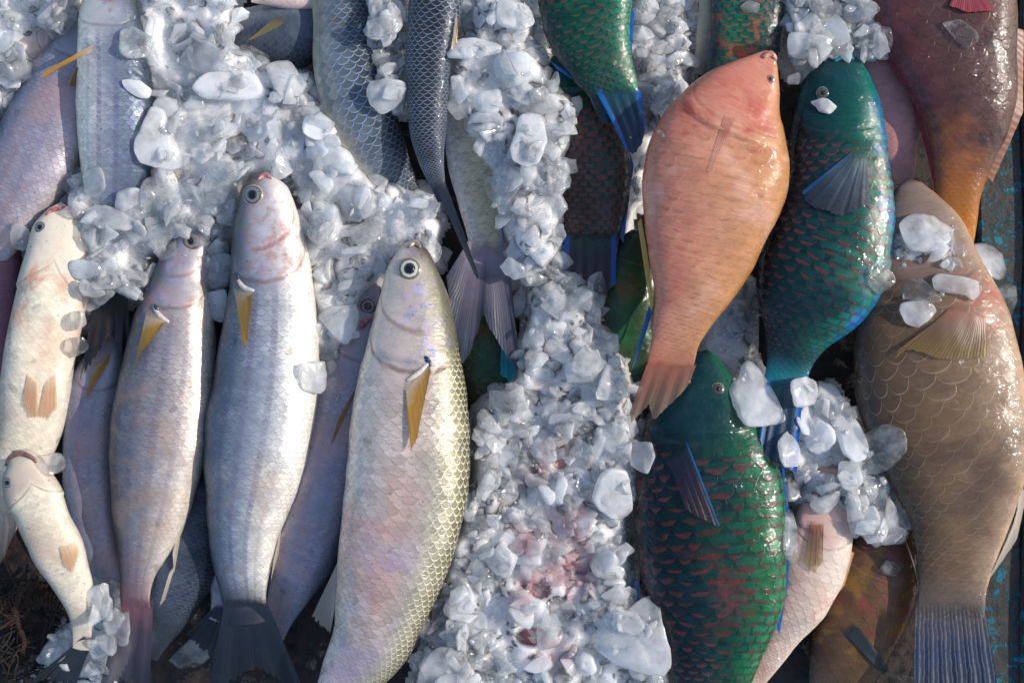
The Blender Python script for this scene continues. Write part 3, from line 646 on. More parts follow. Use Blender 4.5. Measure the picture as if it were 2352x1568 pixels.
f = Fish('mullet', 'small white mullet lying belly up with its head at the left edge below the row', 'fish',
         [(36, 1044, 22), (52, 1068, 46), (68, 1120, 61), (98, 1195, 60), (132, 1265, 60), (162, 1330, 47), (184, 1395, 34), (188, 1450, 24), (186, 1490, 20)],
         m_belly2, (0.094, 0.074, 0.045), 0.62, PI * 0.42, -1, G_M, head_len=0.24)
f.tube('lip', [(12, 1070), (24, 1050), (46, 1041), (72, 1050), (84, 1062)], 7, lip_brown, 0.0005)
f.eye(17, 1108, 13, 'blue')
f.fin('pelvic_fin', [(135, 1252), (172, 1242)], [(148, 1302), (168, 1320), (184, 1270)], f_peach, None, (0.0008, 0.002), ragged=0.12)
f.fin('pectoral_fin', [(30, 1185), (36, 1205)], [(46, 1230), (64, 1262)], f_goldbrown, None, (0.0008, 0.003), nu=12)
f.fin('tail_fin', [(176, 1480), (198, 1482)], [(40, 1590), (110, 1560), (170, 1585)], f_dark, (0.045, 0.02), ragged=0.1)
f = Fish('mullet', 'violet mullet half hidden under a dark tail between upturned belly and dusty mullet', 'fish',
         [(262, 770, 20), (240, 830, 50), (215, 920, 64), (204, 1030, 58), (208, 1130, 58), (226, 1230, 50), (246, 1310, 38), (262, 1380, 24)], m_pale, (0.035, 0.035, 0.025), 0.75, 0.1, -1, G_M)
f.fin('pectoral_fin', [(216, 838), (256, 800)], [(196, 918), (205, 905), (250, 830)], f_gold, None, (0.001, 0.003))
f = Fish('mullet', 'dusty silver mullet with eye turned up and amber pectoral fin, left of the largest belly', 'fish',
         [(474, 528, 14), (456, 548, 36), (430, 585, 50), (412, 640, 62), (404, 720, 88), (392, 830, 104), (376, 950, 112), (360, 1050, 110), (346, 1150, 93), (330, 1240, 67), (316, 1320, 40), (312, 1375, 34), (316, 1420, 34)],
         m_m4, (0.058, 0.062, 0.05), 0.7, 0.08, -1, G_M, head_len=0.22, M=200)
f.tube('lip', [(462, 536), (474, 528), (486, 540)], 6, lip_red, 0.001)
f.eye(441, 553, 23, 'red')
f.fin('pectoral_fin', [(340, 700), (384, 738)], [(302, 868), (318, 820), (376, 742)], f_gold, None, (0.001, 0.004))
f.tube('fin_base', [(352, 700), (366, 724), (388, 740)], 6, lip_white, 0.0002)
f.tube('fin_spot', [(352, 700), (360, 708), (364, 716)], 5, dot_navy, 0.0004)
f.fin('anal_fin', [(420, 1170), (396, 1265)], [(412, 1250), (400, 1318)], f_pale, (0.06, 0.055), label='narrow pinkish fin folded back')
f.fin('tail_fin', [(282, 1395), (348, 1395)], [(225, 1590), (300, 1570), (344, 1590)], f_plum, (0.055, 0.04), ragged=0.1)
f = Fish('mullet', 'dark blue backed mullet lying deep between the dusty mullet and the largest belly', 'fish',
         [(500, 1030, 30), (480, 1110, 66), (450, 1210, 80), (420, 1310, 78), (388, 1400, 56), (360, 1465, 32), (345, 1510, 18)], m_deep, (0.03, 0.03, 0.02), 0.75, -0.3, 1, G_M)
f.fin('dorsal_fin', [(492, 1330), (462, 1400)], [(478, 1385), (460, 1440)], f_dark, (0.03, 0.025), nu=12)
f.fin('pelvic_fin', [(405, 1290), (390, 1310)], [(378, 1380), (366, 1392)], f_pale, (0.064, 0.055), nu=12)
f = Fish('mullet', 'mullet buried under the largest belly with only its dark tail showing', 'fish',
         [(560, 1150, 20), (545, 1220, 50), (525, 1310, 42), (512, 1380, 26), (500, 1425, 20)], m_pale, (0.025, 0.028, 0.03), 0.7, 0.2, 1, G_M, M=60)
f.fin('tail_fin', [(520, 1425), (486, 1415)], [(500, 1550), (474, 1500), (420, 1462)], f_dark, (0.03, 0.02), ragged=0.1)
f = Fish('mullet', 'largest white bellied mullet with reddened gill cover and dark forked tail', 'fish',
         [(606, 404, 22), (607, 430, 48), (614, 480, 68), (620, 550, 85), (624, 650, 98), (620, 790, 115), (610, 900, 120), (595, 1000, 120), (579, 1100, 111), (561, 1200, 89), (556, 1290, 66), (560, 1350, 51), (566, 1400, 43), (570, 1430, 42)],
         m_m5, (0.075, 0.072, 0.055), 0.68, 0.12, -1, G_M, head_len=0.23, M=200)
f.tube('lip', [(592, 412), (606, 403), (624, 410)], 5, lip_red, 0.001)
f.eye(581, 448, 24, 'blue', 0.001)
f.fin('pectoral_fin', [(534, 648), (580, 672)], [(560, 802), (568, 790), (580, 680)], f_gold, None, (0.001, 0.005))
f.tube('fin_base', [(545, 640), (560, 660), (584, 668)], 6, lip_white, 0.0002)
f.tube('fin_spot', [(540, 626), (544, 634), (548, 644)], 5, dot_navy, 0.0003)
f.fin('anal_fin', [(648, 1195), (628, 1285)], [(640, 1270), (622, 1335)], f_pale, (0.066, 0.062), label='pale fin folded against the belly')
f.fin('tail_fin', [(522, 1400), (612, 1400)], [(476, 1600), (590, 1535), (705, 1600)], f_dark, (0.055, 0.035), nu=40, ragged=0.08)
f = Fish('mullet', 'slanting mullet behind the golden backed one with a reddened eye showing', 'fish',
         [(858, 655, 16), (846, 700, 40), (825, 790, 72), (795, 900, 88), (765, 1020, 92), (735, 1140, 92), (702, 1260, 80), (668, 1350, 54), (642, 1420, 32), (628, 1470, 20)],
         m_pale, (0.04, 0.045, 0.03), 0.72, 0.1, 1, G_M)
f.eye(845, 704, 20, 'red')
f.tube('gill', [(828, 752), (838, 738), (852, 728)], 8, lip_red, 0.002)
f.fin('pectoral_fin', [(836, 862), (812, 900)], [(768, 1010), (756, 1030), (778, 960)], f_goldbrown, (0.082, 0.080))
f = Fish('mullet', 'golden backed mullet with clear silver eye, the front fish in the middle of the photo', 'fish',
         [(952, 558, 16), (950, 580, 38), (948, 640, 64), (950, 700, 82), (950, 790, 107), (946, 900, 128), (942, 1000, 137), (937, 1100, 139), (921, 1200, 136), (899, 1300, 124), (873, 1390, 109), (848, 1470, 94), (800, 1560, 72), (760, 1640, 54), (730, 1710, 40)],
         m_m7, (0.085, 0.082, 0.06), 0.66, 0.12, 1, G_M, head_len=0.22, M=220)
f.tube('lip', [(938, 568), (952, 557), (966, 568)], 7, lip_grey, 0.002)
f.eye(941, 618, 27, 'silver', 0.001)
f.fin('pectoral_fin', [(930, 872), (984, 836)], [(944, 1040), (958, 1010), (990, 850)], f_gold, None, (0.001, 0.006))
f.tube('fin_base', [(934, 874), (960, 858), (986, 832)], 7, lip_white, 0.0003)
f.tube('fin_spot', [(976, 818), (984, 828), (988, 842)], 5.5, dot_navy, 0.0005)
f.fin('anal_fin', [(784, 1272), (768, 1400)], [(712, 1424), (735, 1440), (758, 1456)], f_pale, (0.075, 0.068), ragged=0.12)
f.fin('dorsal_fin', [(985, 1420), (950, 1480)], [(960, 1490), (935, 1545)], f_dark, (0.075, 0.065), nu=14)
# ---- top left
f = Fish('fish', 'pale pink fish with reddish snout under frosted ice in the top left corner', 'fish',
         [(190, 84, 12), (165, 80, 34), (110, 74, 62), (30, 66, 84), (-60, 60, 90), (-160, 60, 60)], m_face, (0.036, 0.03, 0.02), 0.5, 0.2, -1)
f.eye(62, 72, 13, 'blue')
f = Fish('mullet', 'silver violet mullet lying aslant at the left edge, its tail toward the lower left', 'fish',
         [(235, 20, 30), (205, 90, 62), (150, 205, 92), (100, 320, 102), (48, 425, 94), (-10, 530, 70), (-60, 620, 44)], m_pale, (0.045, 0.048, 0.04), 0.66, 0.12, -1, G_M)
f = Fish('mullet', 'upright silver mullet with a raised amber fin, second from the left at the top', 'fish',
         [(250, -90, 30), (252, -30, 56), (258, 60, 74), (264, 160, 84), (267, 270, 88), (266, 380, 84), (262, 480, 68), (256, 580, 44), (250, 650, 30), (250, 680, 28)], m_t2, (0.07, 0.068, 0.03), 0.68, 0.05, 1, G_M, head_len=0.26)
f.fin('pectoral_fin', [(232, 92), (214, 118)], [(100, 166), (88, 188), (150, 150)], f_gold, (0.092, 0.098), wave=0.0005)
f.fin('pelvic_fin', [(196, 140), (178, 152)], [(176, 205), (154, 195)], f_goldbrown, (0.085, 0.08), nu=14)
f.fin('tail_fin', [(226, 655), (290, 655)], [(182, 880), (255, 775), (300, 848)], f_dark, (0.062, 0.066), ragged=0.12, nu=34)
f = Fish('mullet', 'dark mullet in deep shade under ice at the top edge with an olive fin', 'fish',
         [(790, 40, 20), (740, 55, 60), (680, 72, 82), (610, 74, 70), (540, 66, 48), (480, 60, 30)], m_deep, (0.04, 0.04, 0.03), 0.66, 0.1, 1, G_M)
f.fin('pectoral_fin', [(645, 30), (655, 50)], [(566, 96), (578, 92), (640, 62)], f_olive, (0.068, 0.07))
f = Fish('fish', 'pinkish fish lying across the top edge above the dark mullet', 'fish',
         [(770, -10, 16), (720, -12, 30), (650, -16, 36), (580, -22, 30)], m_face, (0.06, 0.06, 0.06), 0.6, 0.2, 1, M=50)
# ---- top middle mullets
f = Fish('mullet', 'blue scaled mullet curving down from the top edge with a cream belly on its left', 'fish',
         [(772, -130, 50), (774, -50, 60), (782, 50, 66), (796, 150, 78), (824, 250, 82), (864, 340, 72), (908, 420, 54), (950, 490, 38)], m_dark, (0.06, 0.06, 0.035), 0.75, 0.05, 1, G_M, head_len=0.12)
f.fin('pectoral_fin', [(724, 30), (738, 44)], [(722, 150), (728, 185), (734, 120)], f_gold, (0.072, 0.07), nu=14)
f = Fish('mullet', 'slim dark mullet seen from its back, its curved tail ending in a point', 'fish',
         [(1012, -140, 58), (1006, -60, 64), (998, 20, 62), (984, 110, 56), (980, 200, 51), (981, 290, 43), (990, 360, 30), (1008, 430, 16), (1018, 460, 13)], m_dark, (0.085, 0.085, 0.08), 0.8, -PI * 0.45, 1, G_M, head_len=0.1)
f.fin('tail_fin', [(1004, 440), (1030, 436)], [(1090, 632), (1098, 642), (1099, 628)], f_dark, (0.082, 0.09), nu=20, ragged=0.0, wave=0.0)
f.fin('dorsal_fin', [(1048, 20), (1036, 110)], [(1052, 90), (1042, 130)], f_goldbrown, (0.1, 0.098), nu=12)
f = Fish('mullet', 'pearly gold scaled mullet under the heaped ice with a wide pink and slate tail', 'fish',
         [(1090, 60, 40), (1086, 140, 66), (1082, 240, 68), (1084, 340, 62), (1098, 440, 52), (1112, 520, 42), (1120, 580, 36), (1122, 612, 34)], m_pearl, (0.035, 0.045, 0.05), 0.66, 0.0, 1, G_M, head_len=0.15)
f.fin('tail_fin', [(1080, 575), (1158, 575)], [(1022, 640), (1060, 846), (1078, 820), (1110, 728), (1160, 820), (1196, 866), (1180, 700)], f_pinktail, (0.062, 0.064), nu=48, ragged=0.06)
# ---- parrotfish
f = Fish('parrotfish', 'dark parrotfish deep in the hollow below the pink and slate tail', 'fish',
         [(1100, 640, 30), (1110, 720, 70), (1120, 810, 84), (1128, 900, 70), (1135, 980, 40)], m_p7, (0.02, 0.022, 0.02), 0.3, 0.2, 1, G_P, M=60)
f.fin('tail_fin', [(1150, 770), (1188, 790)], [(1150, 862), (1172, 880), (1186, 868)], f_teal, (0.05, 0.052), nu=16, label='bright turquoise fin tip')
f.fin('pelvic_fin', [(1070, 740), (1080, 730)], [(1062, 800), (1072, 810)], f_teal, (0.05, 0.05), nu=10)
f = Fish('parrotfish', 'spotted green parrotfish hanging below the emerald one, maroon tail with blue margins', 'fish',
         [(1300, 110, 30), (1318, 180, 66), (1346, 260, 78), (1366, 350, 80), (1367, 440, 75), (1360, 520, 66), (1356, 580, 60), (1355, 600, 58)], m_p2, (0.05, 0.052, 0.045), 0.4, 0.0, 1, G_P)
f.fin('tail_fin', [(1298, 560), (1416, 560)], [(1290, 650), (1340, 668), (1388, 678), (1414, 655)], f_spottail, (0.065, 0.06), nu=34, ragged=0.04)
f.fin('dorsal_fin', [(1440, 330), (1424, 540)], [(1456, 380), (1432, 560)], f_blueedge, (0.052, 0.05), nu=20)
f = Fish('parrotfish', 'emerald parrotfish coming down from the top edge, its folded tail edged in blue', 'fish',
         [(1345, -180, 80), (1345, -90, 112), (1344, 0, 107), (1352, 60, 99), (1374, 130, 80), (1402, 190, 62), (1420, 240, 55), (1430, 270, 50)], m_p1, (0.085, 0.085, 0.085), 0.42, 0.0, -1, G_P, head_len=0.1)
f.fin('tail_fin', [(1372, 225), (1480, 225)], [(1440, 348), (1455, 358), (1474, 335), (1482, 300)], f_bluefin, (0.1, 0.092), nu=34, ragged=0.03)
f.fin('anal_fin', [(1262, 138), (1350, 196)], [(1280, 160), (1356, 212)], f_blueedge, (0.085, 0.085), nu=20, nv=6)
f.fin('dorsal_fin', [(1448, 10), (1440, 130)], [(1458, 30), (1450, 140)], f_blueedge, (0.088, 0.088), nu=20, nv=6)
f = Fish('mullet', 'slim tan fish at the top edge left of the red cheeked parrotfish', 'fish',
         [(1655, -90, 40), (1645, -20, 40), (1634, 50, 33), (1620, 110, 22), (1608, 170, 14)], m_tan, (0.055, 0.05, 0.04), 0.6, 0.1, 1, M=60)
f = Fish('parrotfish', 'parrotfish with orange red cheek patch, behind the snout of the salmon fish', 'fish',
         [(1720, -150, 60), (1718, -70, 86), (1718, 20, 84), (1714, 100, 80), (1694, 190, 74), (1670, 270, 60)], m_p6, (0.065, 0.06, 0.05), 0.42, 0.1, -1, G_P, head_len=0.12)
f.fin('anal_fin', [(1668, -20), (1634, 150)], [(1652, -10), (1622, 140)], f_blueedge, (0.06, 0.055), nu=20, nv=6)
f = Fish('parrotfish', 'dark olive parrotfish in the hollow left of the salmon fish tail', 'fish',
         [(1480, 540, 30), (1456, 600, 62), (1440, 680, 70), (1440, 760, 66), (1462, 840, 44), (1480, 900, 30)], m_p7, (0.03, 0.035, 0.03), 0.4, 0.1, 1, G_P, M=60)
f.fin('dorsal_fin', [(1500, 720), (1462, 830)], [(1490, 700), (1450, 850)], f_blueedge, (0.06, 0.055), nu=16)
f = Fish('parrotfish', 'teal parrotfish with spread iridescent pectoral fin, right of the salmon fish', 'fish',
         [(1940, 132, 36), (1932, 165, 66), (1924, 220, 92), (1922, 300, 108), (1928, 390, 118), (1924, 470, 134), (1904, 560, 148), (1876, 640, 146), (1850, 710, 122), (1830, 770, 82), (1814, 830, 54), (1804, 880, 46), (1798, 910, 45)],
         m_p4, (0.07, 0.072, 0.07), 0.4, 0.08, 1, G_P, head_len=0.24)
f.eye(1890, 214, 15, 'teal')
f.tube('lip', [(1916, 140), (1938, 128), (1962, 136)], 9, plain_mat('lip_teal', '#0f8a90', 0.25, '#0c6a78', 200, 0.3, 0.6), 0.001)
f.fin('pectoral_fin', [(1966, 342), (1990, 352)], [(1842, 440), (1850, 470), (1930, 500), (2000, 470)], f_irid, None, (0.001, 0.004), nu=36, ragged=0.04)
f.fin('dorsal_fin', [(2030, 390), (2030, 515)], [(2052, 420), (2054, 470), (2034, 512)], f_blueedge, (0.072, 0.07), nu=24)
f.fin('anal_fin', [(1990, 670), (1890, 790)], [(2006, 676), (1996, 710), (1950, 762), (1886, 800)], f_blueedge, (0.074, 0.07), nu=30)
f.fin('tail_fin', [(1760, 890), (1842, 890)], [(1744, 1010), (1760, 1060), (1830, 1090)], f_bluefin, (0.07, 0.08), nu=28)
f = Fish('parrotfish', 'large green parrotfish with rows of red dashes, cut off by the bottom edge', 'fish',
         [(1622, 815, 24), (1616, 860, 66), (1612, 910, 100), (1612, 960, 128), (1615, 1030, 152), (1626, 1110, 171), (1631, 1200, 175), (1639, 1300, 168), (1641, 1400, 153), (1638, 1500, 118), (1630, 1600, 86), (1622, 1720, 56)],
         m_p5, (0.062, 0.066, 0.06), 0.4, 0.05, 1, G_P, head_len=0.2, M=150)
f.eye(1649, 893, 15, 'green')
f.fin('pectoral_fin', [(1528, 1044), (1574, 1004)], [(1575, 1170), (1620, 1200), (1650, 1214), (1654, 1206)], f_violet, None, (0.001, 0.004), nu=30)
f.fin('dorsal_fin', [(1788, 1020), (1802, 1150), (1806, 1300), (1784, 1440)], [(1800, 1060), (1812, 1180), (1812, 1330), (1790, 1460)], f_blueedge, (0.068, 0.068), nu=40, nv=6)
f.fin('anal_fin', [(1466, 1320), (1480, 1440), (1530, 1540)], [(1458, 1340), (1468, 1460), (1518, 1560)], f_blueedge, (0.066, 0.064), nu=30, nv=6)
f = Fish('parrotfish', 'salmon pink parrotfish with golden wet back, lying on top of the green ones', 'fish',
         [(1770, 124, 15), (1755, 148, 40), (1730, 190, 76), (1700, 240, 114), (1672, 305, 148), (1650, 385, 167), (1634, 460, 164), (1620, 530, 144), (1608, 590, 126), (1594, 650, 103), (1575, 710, 76), (1556, 770, 60), (1542, 830, 56), (1534, 870, 54)],
         m_p3, (0.115, 0.112, 0.1), 0.42, 0.1, 1, None, head_len=0.27, M=150)
f.eye(1770, 182, 11, 'pink')
f.tube('lip', [(1752, 132), (1770, 124), (1784, 138)], 7, lip_pink, 0.001)
f.fin('pectoral_fin', [(1666, 257), (1692, 267)], [(1624, 394), (1627, 402), (1634, 398)], f_film, None, (0.0005, 0.001), ragged=0.04)
f.fin('anal_fin', [(1474, 500), (1492, 610), (1502, 700)], [(1464, 510), (1480, 620), (1494, 712)], f_yellow, (0.108, 0.1), nu=30, nv=6)
f.fin('tail_fin', [(1480, 850), (1590, 862)], [(1445, 950), (1450, 975), (1490, 930), (1500, 968), (1560, 910), (1584, 880)], f_salmon, (0.1, 0.1), nu=44, ragged=0.05)
# ---- right side
f = Fish('fish', 'pink reef fish tucked behind the teal parrotfish under the frosty clump', 'fish',
         [(2010, 90, 40), (2030, 170, 64), (2048, 250, 64), (2060, 320, 50), (2070, 380, 34), (2078, 420, 22)], m_pink, (0.045, 0.045, 0.04), 0.5, 0.0, 1)
f = Fish('parrotfish', 'plum brown parrotfish with orange tail, in the top right corner', 'fish',
         [(2130, -230, 80), (2148, -110, 146), (2164, 0, 160), (2188, 90, 152), (2212, 180, 130), (2222, 270, 106), (2213, 350, 78), (2203, 420, 55), (2197, 475, 46), (2194, 540, 43), (2192, 600, 40)],
         m_r1, (0.07, 0.07, 0.055), 0.42, 0.05, 1, None, head_len=0.1)
f.fin('tail_fin', [(2152, 580), (2236, 580)], [(2140, 670), (2196, 660), (2250, 668)], f_orange, (0.06, 0.05), nu=28)
f.fin('dorsal_fin', [(2325, 60), (2322, 240), (2262, 400)], [(2352, 70), (2350, 260), (2280, 420)], f_rust, (0.066, 0.06), nu=30)
f.fin('anal_fin', [(2104, 220), (2138, 330), (2150, 400)], [(2092, 225), (2126, 345), (2142, 418)], f_crimson, (0.066, 0.06), nu=24, nv=8)
f.fin('pectoral_fin', [(2200, -30), (2250, -20)], [(2180, 15), (2225, 30), (2290, 25)], f_crimson, None, (0.001, 0.004))
f = Fish('parrotfish', 'large taupe parrotfish with steel blue tail along the right edge', 'fish',
         [(2088, 425, 30), (2098, 470, 66), (2118, 550, 108), (2128, 640, 142), (2140, 750, 178), (2156, 870, 193), (2178, 970, 186), (2196, 1070, 164), (2204, 1170, 128), (2198, 1250, 104), (2190, 1320, 86), (2184, 1390, 78), (2184, 1425, 77)],
         m_r3, (0.06, 0.066, 0.06), 0.36, 0.0, 1, None, head_len=0.26, M=150)
f.fin('pectoral_fin', [(2196, 694), (2262, 720)], [(2050, 830), (2064, 800), (2180, 830), (2270, 820)], f_taupe, None, (0.001, 0.004), nu=36)
f.fin('tail_fin', [(2106, 1408), (2262, 1408)], [(2094, 1660), (2190, 1640), (2304, 1660)], f_steel, (0.074, 0.06), nu=60, ragged=0.12)
f.fin('dorsal_fin', [(2345, 1090), (2330, 1190), (2285, 1300)], [(2356, 1150), (2336, 1240), (2258, 1350)], f_pale, (0.066, 0.06), nu=26)
f.fin('anal_fin', [(2076, 1230), (2100, 1290)], [(2090, 1270), (2110, 1345)], f_pale, (0.066, 0.055), nu=20, nv=8)
f = Fish('fish', 'cream and pink reef fish with large pale scales, squeezed right of the large green parrotfish', 'fish',
         [(1912, 1080, 40), (1902, 1150, 64), (1888, 1230, 78), (1866, 1310, 78), (1838, 1380, 66), (1806, 1440, 50), (1774, 1500, 36), (1738, 1560, 24), (1706, 1610, 16)],
         m_r4, (0.055, 0.055, 0.045), 0.5, 0.0, 1, None, head_len=0.25)
f.fin('pectoral_fin', [(1862, 1190), (1892, 1196)], [(1846, 1296), (1870, 1320), (1890, 1290)], f_taupe, None, (0.001, 0.003))
f.fin('anal_fin', [(1950, 1260), (1924, 1330), (1892, 1385)], [(1962, 1270), (1940, 1345), (1894, 1398)], f_peach, (0.056, 0.052), nu=24, nv=8)
f = Fish('fish', 'dark ochre mottled fish lying deep under the taupe parrotfish', 'fish',
         [(2060, 1200, 50), (2036, 1270, 92), (2006, 1350, 106), (1975, 1430, 104), (1945, 1510, 90), (1915, 1600, 60)], m_r5, (0.03, 0.03, 0.025), 0.34, 0.0, 1)
f.fin('pectoral_fin', [(1930, 1440), (1960, 1424)], [(2030, 1550), (2045, 1545), (2040, 1530)], f_deep, None, (0.001, 0.004), nu=24)
f = Fish('fish', 'pink fish almost buried under the crushed ice in the middle of the bottom half', 'fish',
         [(1300, 900, 40), (1285, 980, 74), (1262, 1080, 92), (1248, 1200, 98), (1252, 1320, 96), (1270, 1440, 84), (1290, 1560, 60)], m_buried, (0.035, 0.038, 0.035), 0.55, 0.0, 1)

# ------------------------------------------------------------------ the boat: floor, side, rope
def floor_mat():
    m, b = new_mat('worn_boat_boards')
    geo = b.n('ShaderNodeTexCoord', 3)
    n1 = b.noise(geo, 9, 6, 0.65); n2 = b.noise(geo, 70, 5, 0.7); n3 = b.noise(geo, 26, 6, 0.7, 0, 0.5)
    c = b.mix(b.ss(n2, 0.35, 0.7), '#17110e', '#3a2c22')
    paint = b.m('MULTIPLY', b.ss(n3, 0.56, 0.6), b.ss(n1, 0.45, 0.6))
    c = b.mix(paint, c, '#8a7468')
    teal = b.m('MULTIPLY', b.ss(b.noise(geo, 60, 6, 0.75, 0, 0.3), 0.6, 0.64), b.ss(n1, 0.4, 0.62))
    c = b.mix(teal, c, '#1c6a70')
    h = b.m('ADD', n2, b.m('MULTIPLY', paint, 0.6))
    finish(b, b.n('ShaderNodeBsdfPrincipled', 0, None, Base_Color=c, Roughness=b.ss(n2, 0.3, 0.7, 0.35, 0.75), Normal=b.bump(h, 0.7, 0.002)))
    return m
def side_mat():
    m, b = new_mat('peeling_turquoise_boards')
    geo = b.n('ShaderNodeTexCoord', 3)
    n1 = b.noise(geo, 7, 5, 0.65); n2 = b.noise(geo, 120, 5, 0.7)
    c = b.mix(b.ss(n2, 0.3, 0.7), '#3a342b', '#5f5344')
    c = b.mix(b.ss(n1, 0.35, 0.6), c, b.mix(0.5, c, '#12333a'))
    teal = b.m('MULTIPLY', b.ss(b.noise(geo, 85, 6, 0.78, 0, 0.3), 0.5, 0.58), b.ss(n1, 0.3, 0.52))
    c = b.mix(teal, c, '#1d7f92')
    rust = b.m('MULTIPLY', b.ss(b.noise(geo, 20, 4, 0.7), 0.6, 0.7), 0.7)
    c = b.mix(rust, c, '#5a2414')
    finish(b, b.n('ShaderNodeBsdfPrincipled', 0, None, Base_Color=c, Roughness=b.ss(n2, 0.3, 0.7, 0.4, 0.8), Normal=b.bump(b.m('ADD', n2, teal), 0.8, 0.002)))
    return m
gv, gf = [], []
NG = 40
for i in range(NG + 1):
    for j in range(NG + 1):
        x = -2.4 + 4.8 * i / NG; y = -2.4 + 4.8 * j / NG
        gv.append((x, y, -0.002 + 0.002 * noise.noise(Vector((x * 6, y * 6, 0)))))
for i in range(NG):
    for j in range(NG):
        a = i * (NG + 1) + j; gf.append([a, a + NG + 1, a + NG + 2, a + 1])
g = link_mesh('ground', gv, gf, floor_mat()); g['kind'] = 'structure'
collect(gv, gf, 'floor')
# side of the boat: three overlapping planks leaning outward along the right edge
hs = thing('hull_side', 'dark weathered boat side with flaking turquoise paint along the right edge', 'boat side', P(2330, 784, 0))
sm = side_mat()
for k in range(3):
    v, fcs = [], []
    n = 60
    for i in range(n + 1):
        y = -0.6 + 1.2 * i / n
        x0 = P(2232, 784, 0).x + 0.042 * k + 0.006 * noise.noise(Vector((y * 5, k, 0)))
        z0 = 0.0 + 0.012 * k
        for (dx, dz) in ((0, 0), (0.0, 0.008), (0.003, 0.012), (0.04, 0.017), (0.048, 0.012), (0.048, 0.0)):
            v.append((x0 + dx, y, z0 + dz))
    for i in range(n):
        for j in range(5):
            a = i * 6 + j; fcs.append([a, a + 1, a + 7, a + 6])
    link_mesh('plank', v, fcs, sm, hs, False); collect(v, fcs, 'floor')
def rope_mat(name, a, c):
    m, b = new_mat(name)
    uv = b.xyz(b.n('ShaderNodeUVMap', 0, {'uv_map': 'body'}))
    n = b.noise(b.n('ShaderNodeTexCoord', 3), 400, 4)
    tw = b.m('SINE', b.m('ADD', b.m('MULTIPLY', uv[0], 260.0), b.m('MULTIPLY', uv[1], 2 * PI * 2)))
    col = b.mix(b.ss(b.m('ADD', tw, n), -0.4, 1.4), c, a)
    finish(b, b.n('ShaderNodeBsdfPrincipled', 0, None, Base_Color=col, Roughness=0.85, Normal=b.bump(b.m('ADD', tw, n), 0.9, 0.002)))
    return m
RM = rope_mat('coir_rope', '#5a3e2c', '#1e140e'); RM2 = rope_mat('old_net_twine', '#3a3028', '#12100e')
def rope(name, label, pts, r, mat, cat='rope', group=None, fuzz=0):
    samp = crom(pts, 90); c = [P(x, y, zz) for x, y, zz in samp]
    v, fcs, uv, n = [], [], [], 10
    L = 0
    for i, p in enumerate(c):
        T = (c[min(i+1, len(c)-1)] - c[max(i-1, 0)]).normalized()
        A = T.cross(Vector((0, 0, 1))).normalized(); B = A.cross(T)
        for j in range(n):
            th = 2 * PI * j / n
            rr = r * (1 + 0.12 * math.sin(3 * th + i * 0.9))
            v.append(p + (A * math.cos(th) + B * math.sin(th)) * rr)
    for i in range(len(c) - 1):
        for j in range(n):
            fcs.append([i*n+j, i*n+(j+1) % n, (i+1)*n+(j+1) % n, (i+1)*n+j])
            uv.append([(i / 90, j / n), (i / 90, (j+1) / n), ((i+1) / 90, (j+1) / n), ((i+1) / 90, j / n)])
    rng = random.Random(len(pts) + int(pts[0][0]))
    for k in range(fuzz):      # loose fibres
        p = c[rng.randrange(len(c))] + Vector((rng.uniform(-1, 1), rng.uniform(-1, 1), rng.uniform(0, 1))) * r
        d = Vector((rng.uniform(-1, 1), rng.uniform(-1, 1), rng.uniform(-0.1, 0.5))).normalized() * rng.uniform(0.006, 0.02)
        q = d.cross(Vector((0, 0, 1))).normalized() * 0.00025
        o = len(v); v += [p - q, p + q, p + d * 0.6 + q + Vector((0, 0, 0.002)), p + d * 0.6 - q + Vector((0, 0, 0.002)), p + d]
        fcs += [[o, o+1, o+2, o+3], [o+3, o+2, o+4]]; uv += [[(0, 0)] * 4, [(0, 0)] * 3]
    base = c[45].copy()
    o = link_mesh(name, v, fcs, mat, None, True, {'body': uv}, base)
    tag(o, label, cat, group)
    return o
rope('rope', 'knotted brown cord hanging down between the small white mullet and the left edge', [(75, 1330, 0.03), (45, 1370, 0.026), (38, 1420, 0.02), (55, 1470, 0.014), (50, 1510, 0.008)], 0.0024, RM, fuzz=60)
rope('rope', 'frayed coir rope curving under the small white mullet at the bottom left', [(-40, 1400, 0.006), (30, 1385, 0.01), (100, 1375, 0.012), (160, 1400, 0.01), (175, 1450, 0.008), (160, 1520, 0.006)], 0.0075, RM, fuzz=260)
rope('rope', 'thin twine crossing the dark bottom left corner toward the cord', [(-20, 1450, 0.02), (30, 1420, 0.022), (80, 1340, 0.02), (90, 1300, 0.012)], 0.0016, RM, fuzz=30)
# heap of old net in the bottom left corner
rng = random.Random(3)
nv_, nf_, nu_ = [], [], []
for k in range(150):
    x = rng.uniform(-60, 190); y = rng.uniform(1290, 1640); a = rng.uniform(0, PI); ln = rng.uniform(40, 130); zz = rng.uniform(0.002, 0.016); cv = rng.uniform(-25, 25)
    pts = [(x, y, zz), (x + math.cos(a) * ln * 0.5 - math.sin(a) * cv, y + math.sin(a) * ln * 0.5 + math.cos(a) * cv, zz + rng.uniform(0, 0.006)), (x + math.cos(a) * ln, y + math.sin(a) * ln, zz * 0.6)]
    c = [P(*q) for q in crom(pts, 9)]; o = len(nv_); n = 5
    for i, p in enumerate(c):
        T = (c[min(i+1, 8)] - c[max(i-1, 0)]).normalized(); A = T.cross(Vector((0, 0, 1))).normalized(); B = A.cross(T)
        for j in range(n): nv_.append(p + (A * math.cos(2*PI*j/n) + B * math.sin(2*PI*j/n)) * 0.0008)
    for i in range(8):
        for j in range(n):
            nf_.append([o+i*n+j, o+i*n+(j+1) % n, o+(i+1)*n+(j+1) % n, o+(i+1)*n+j]); nu_.append([(i/9, j/n)] * 4)
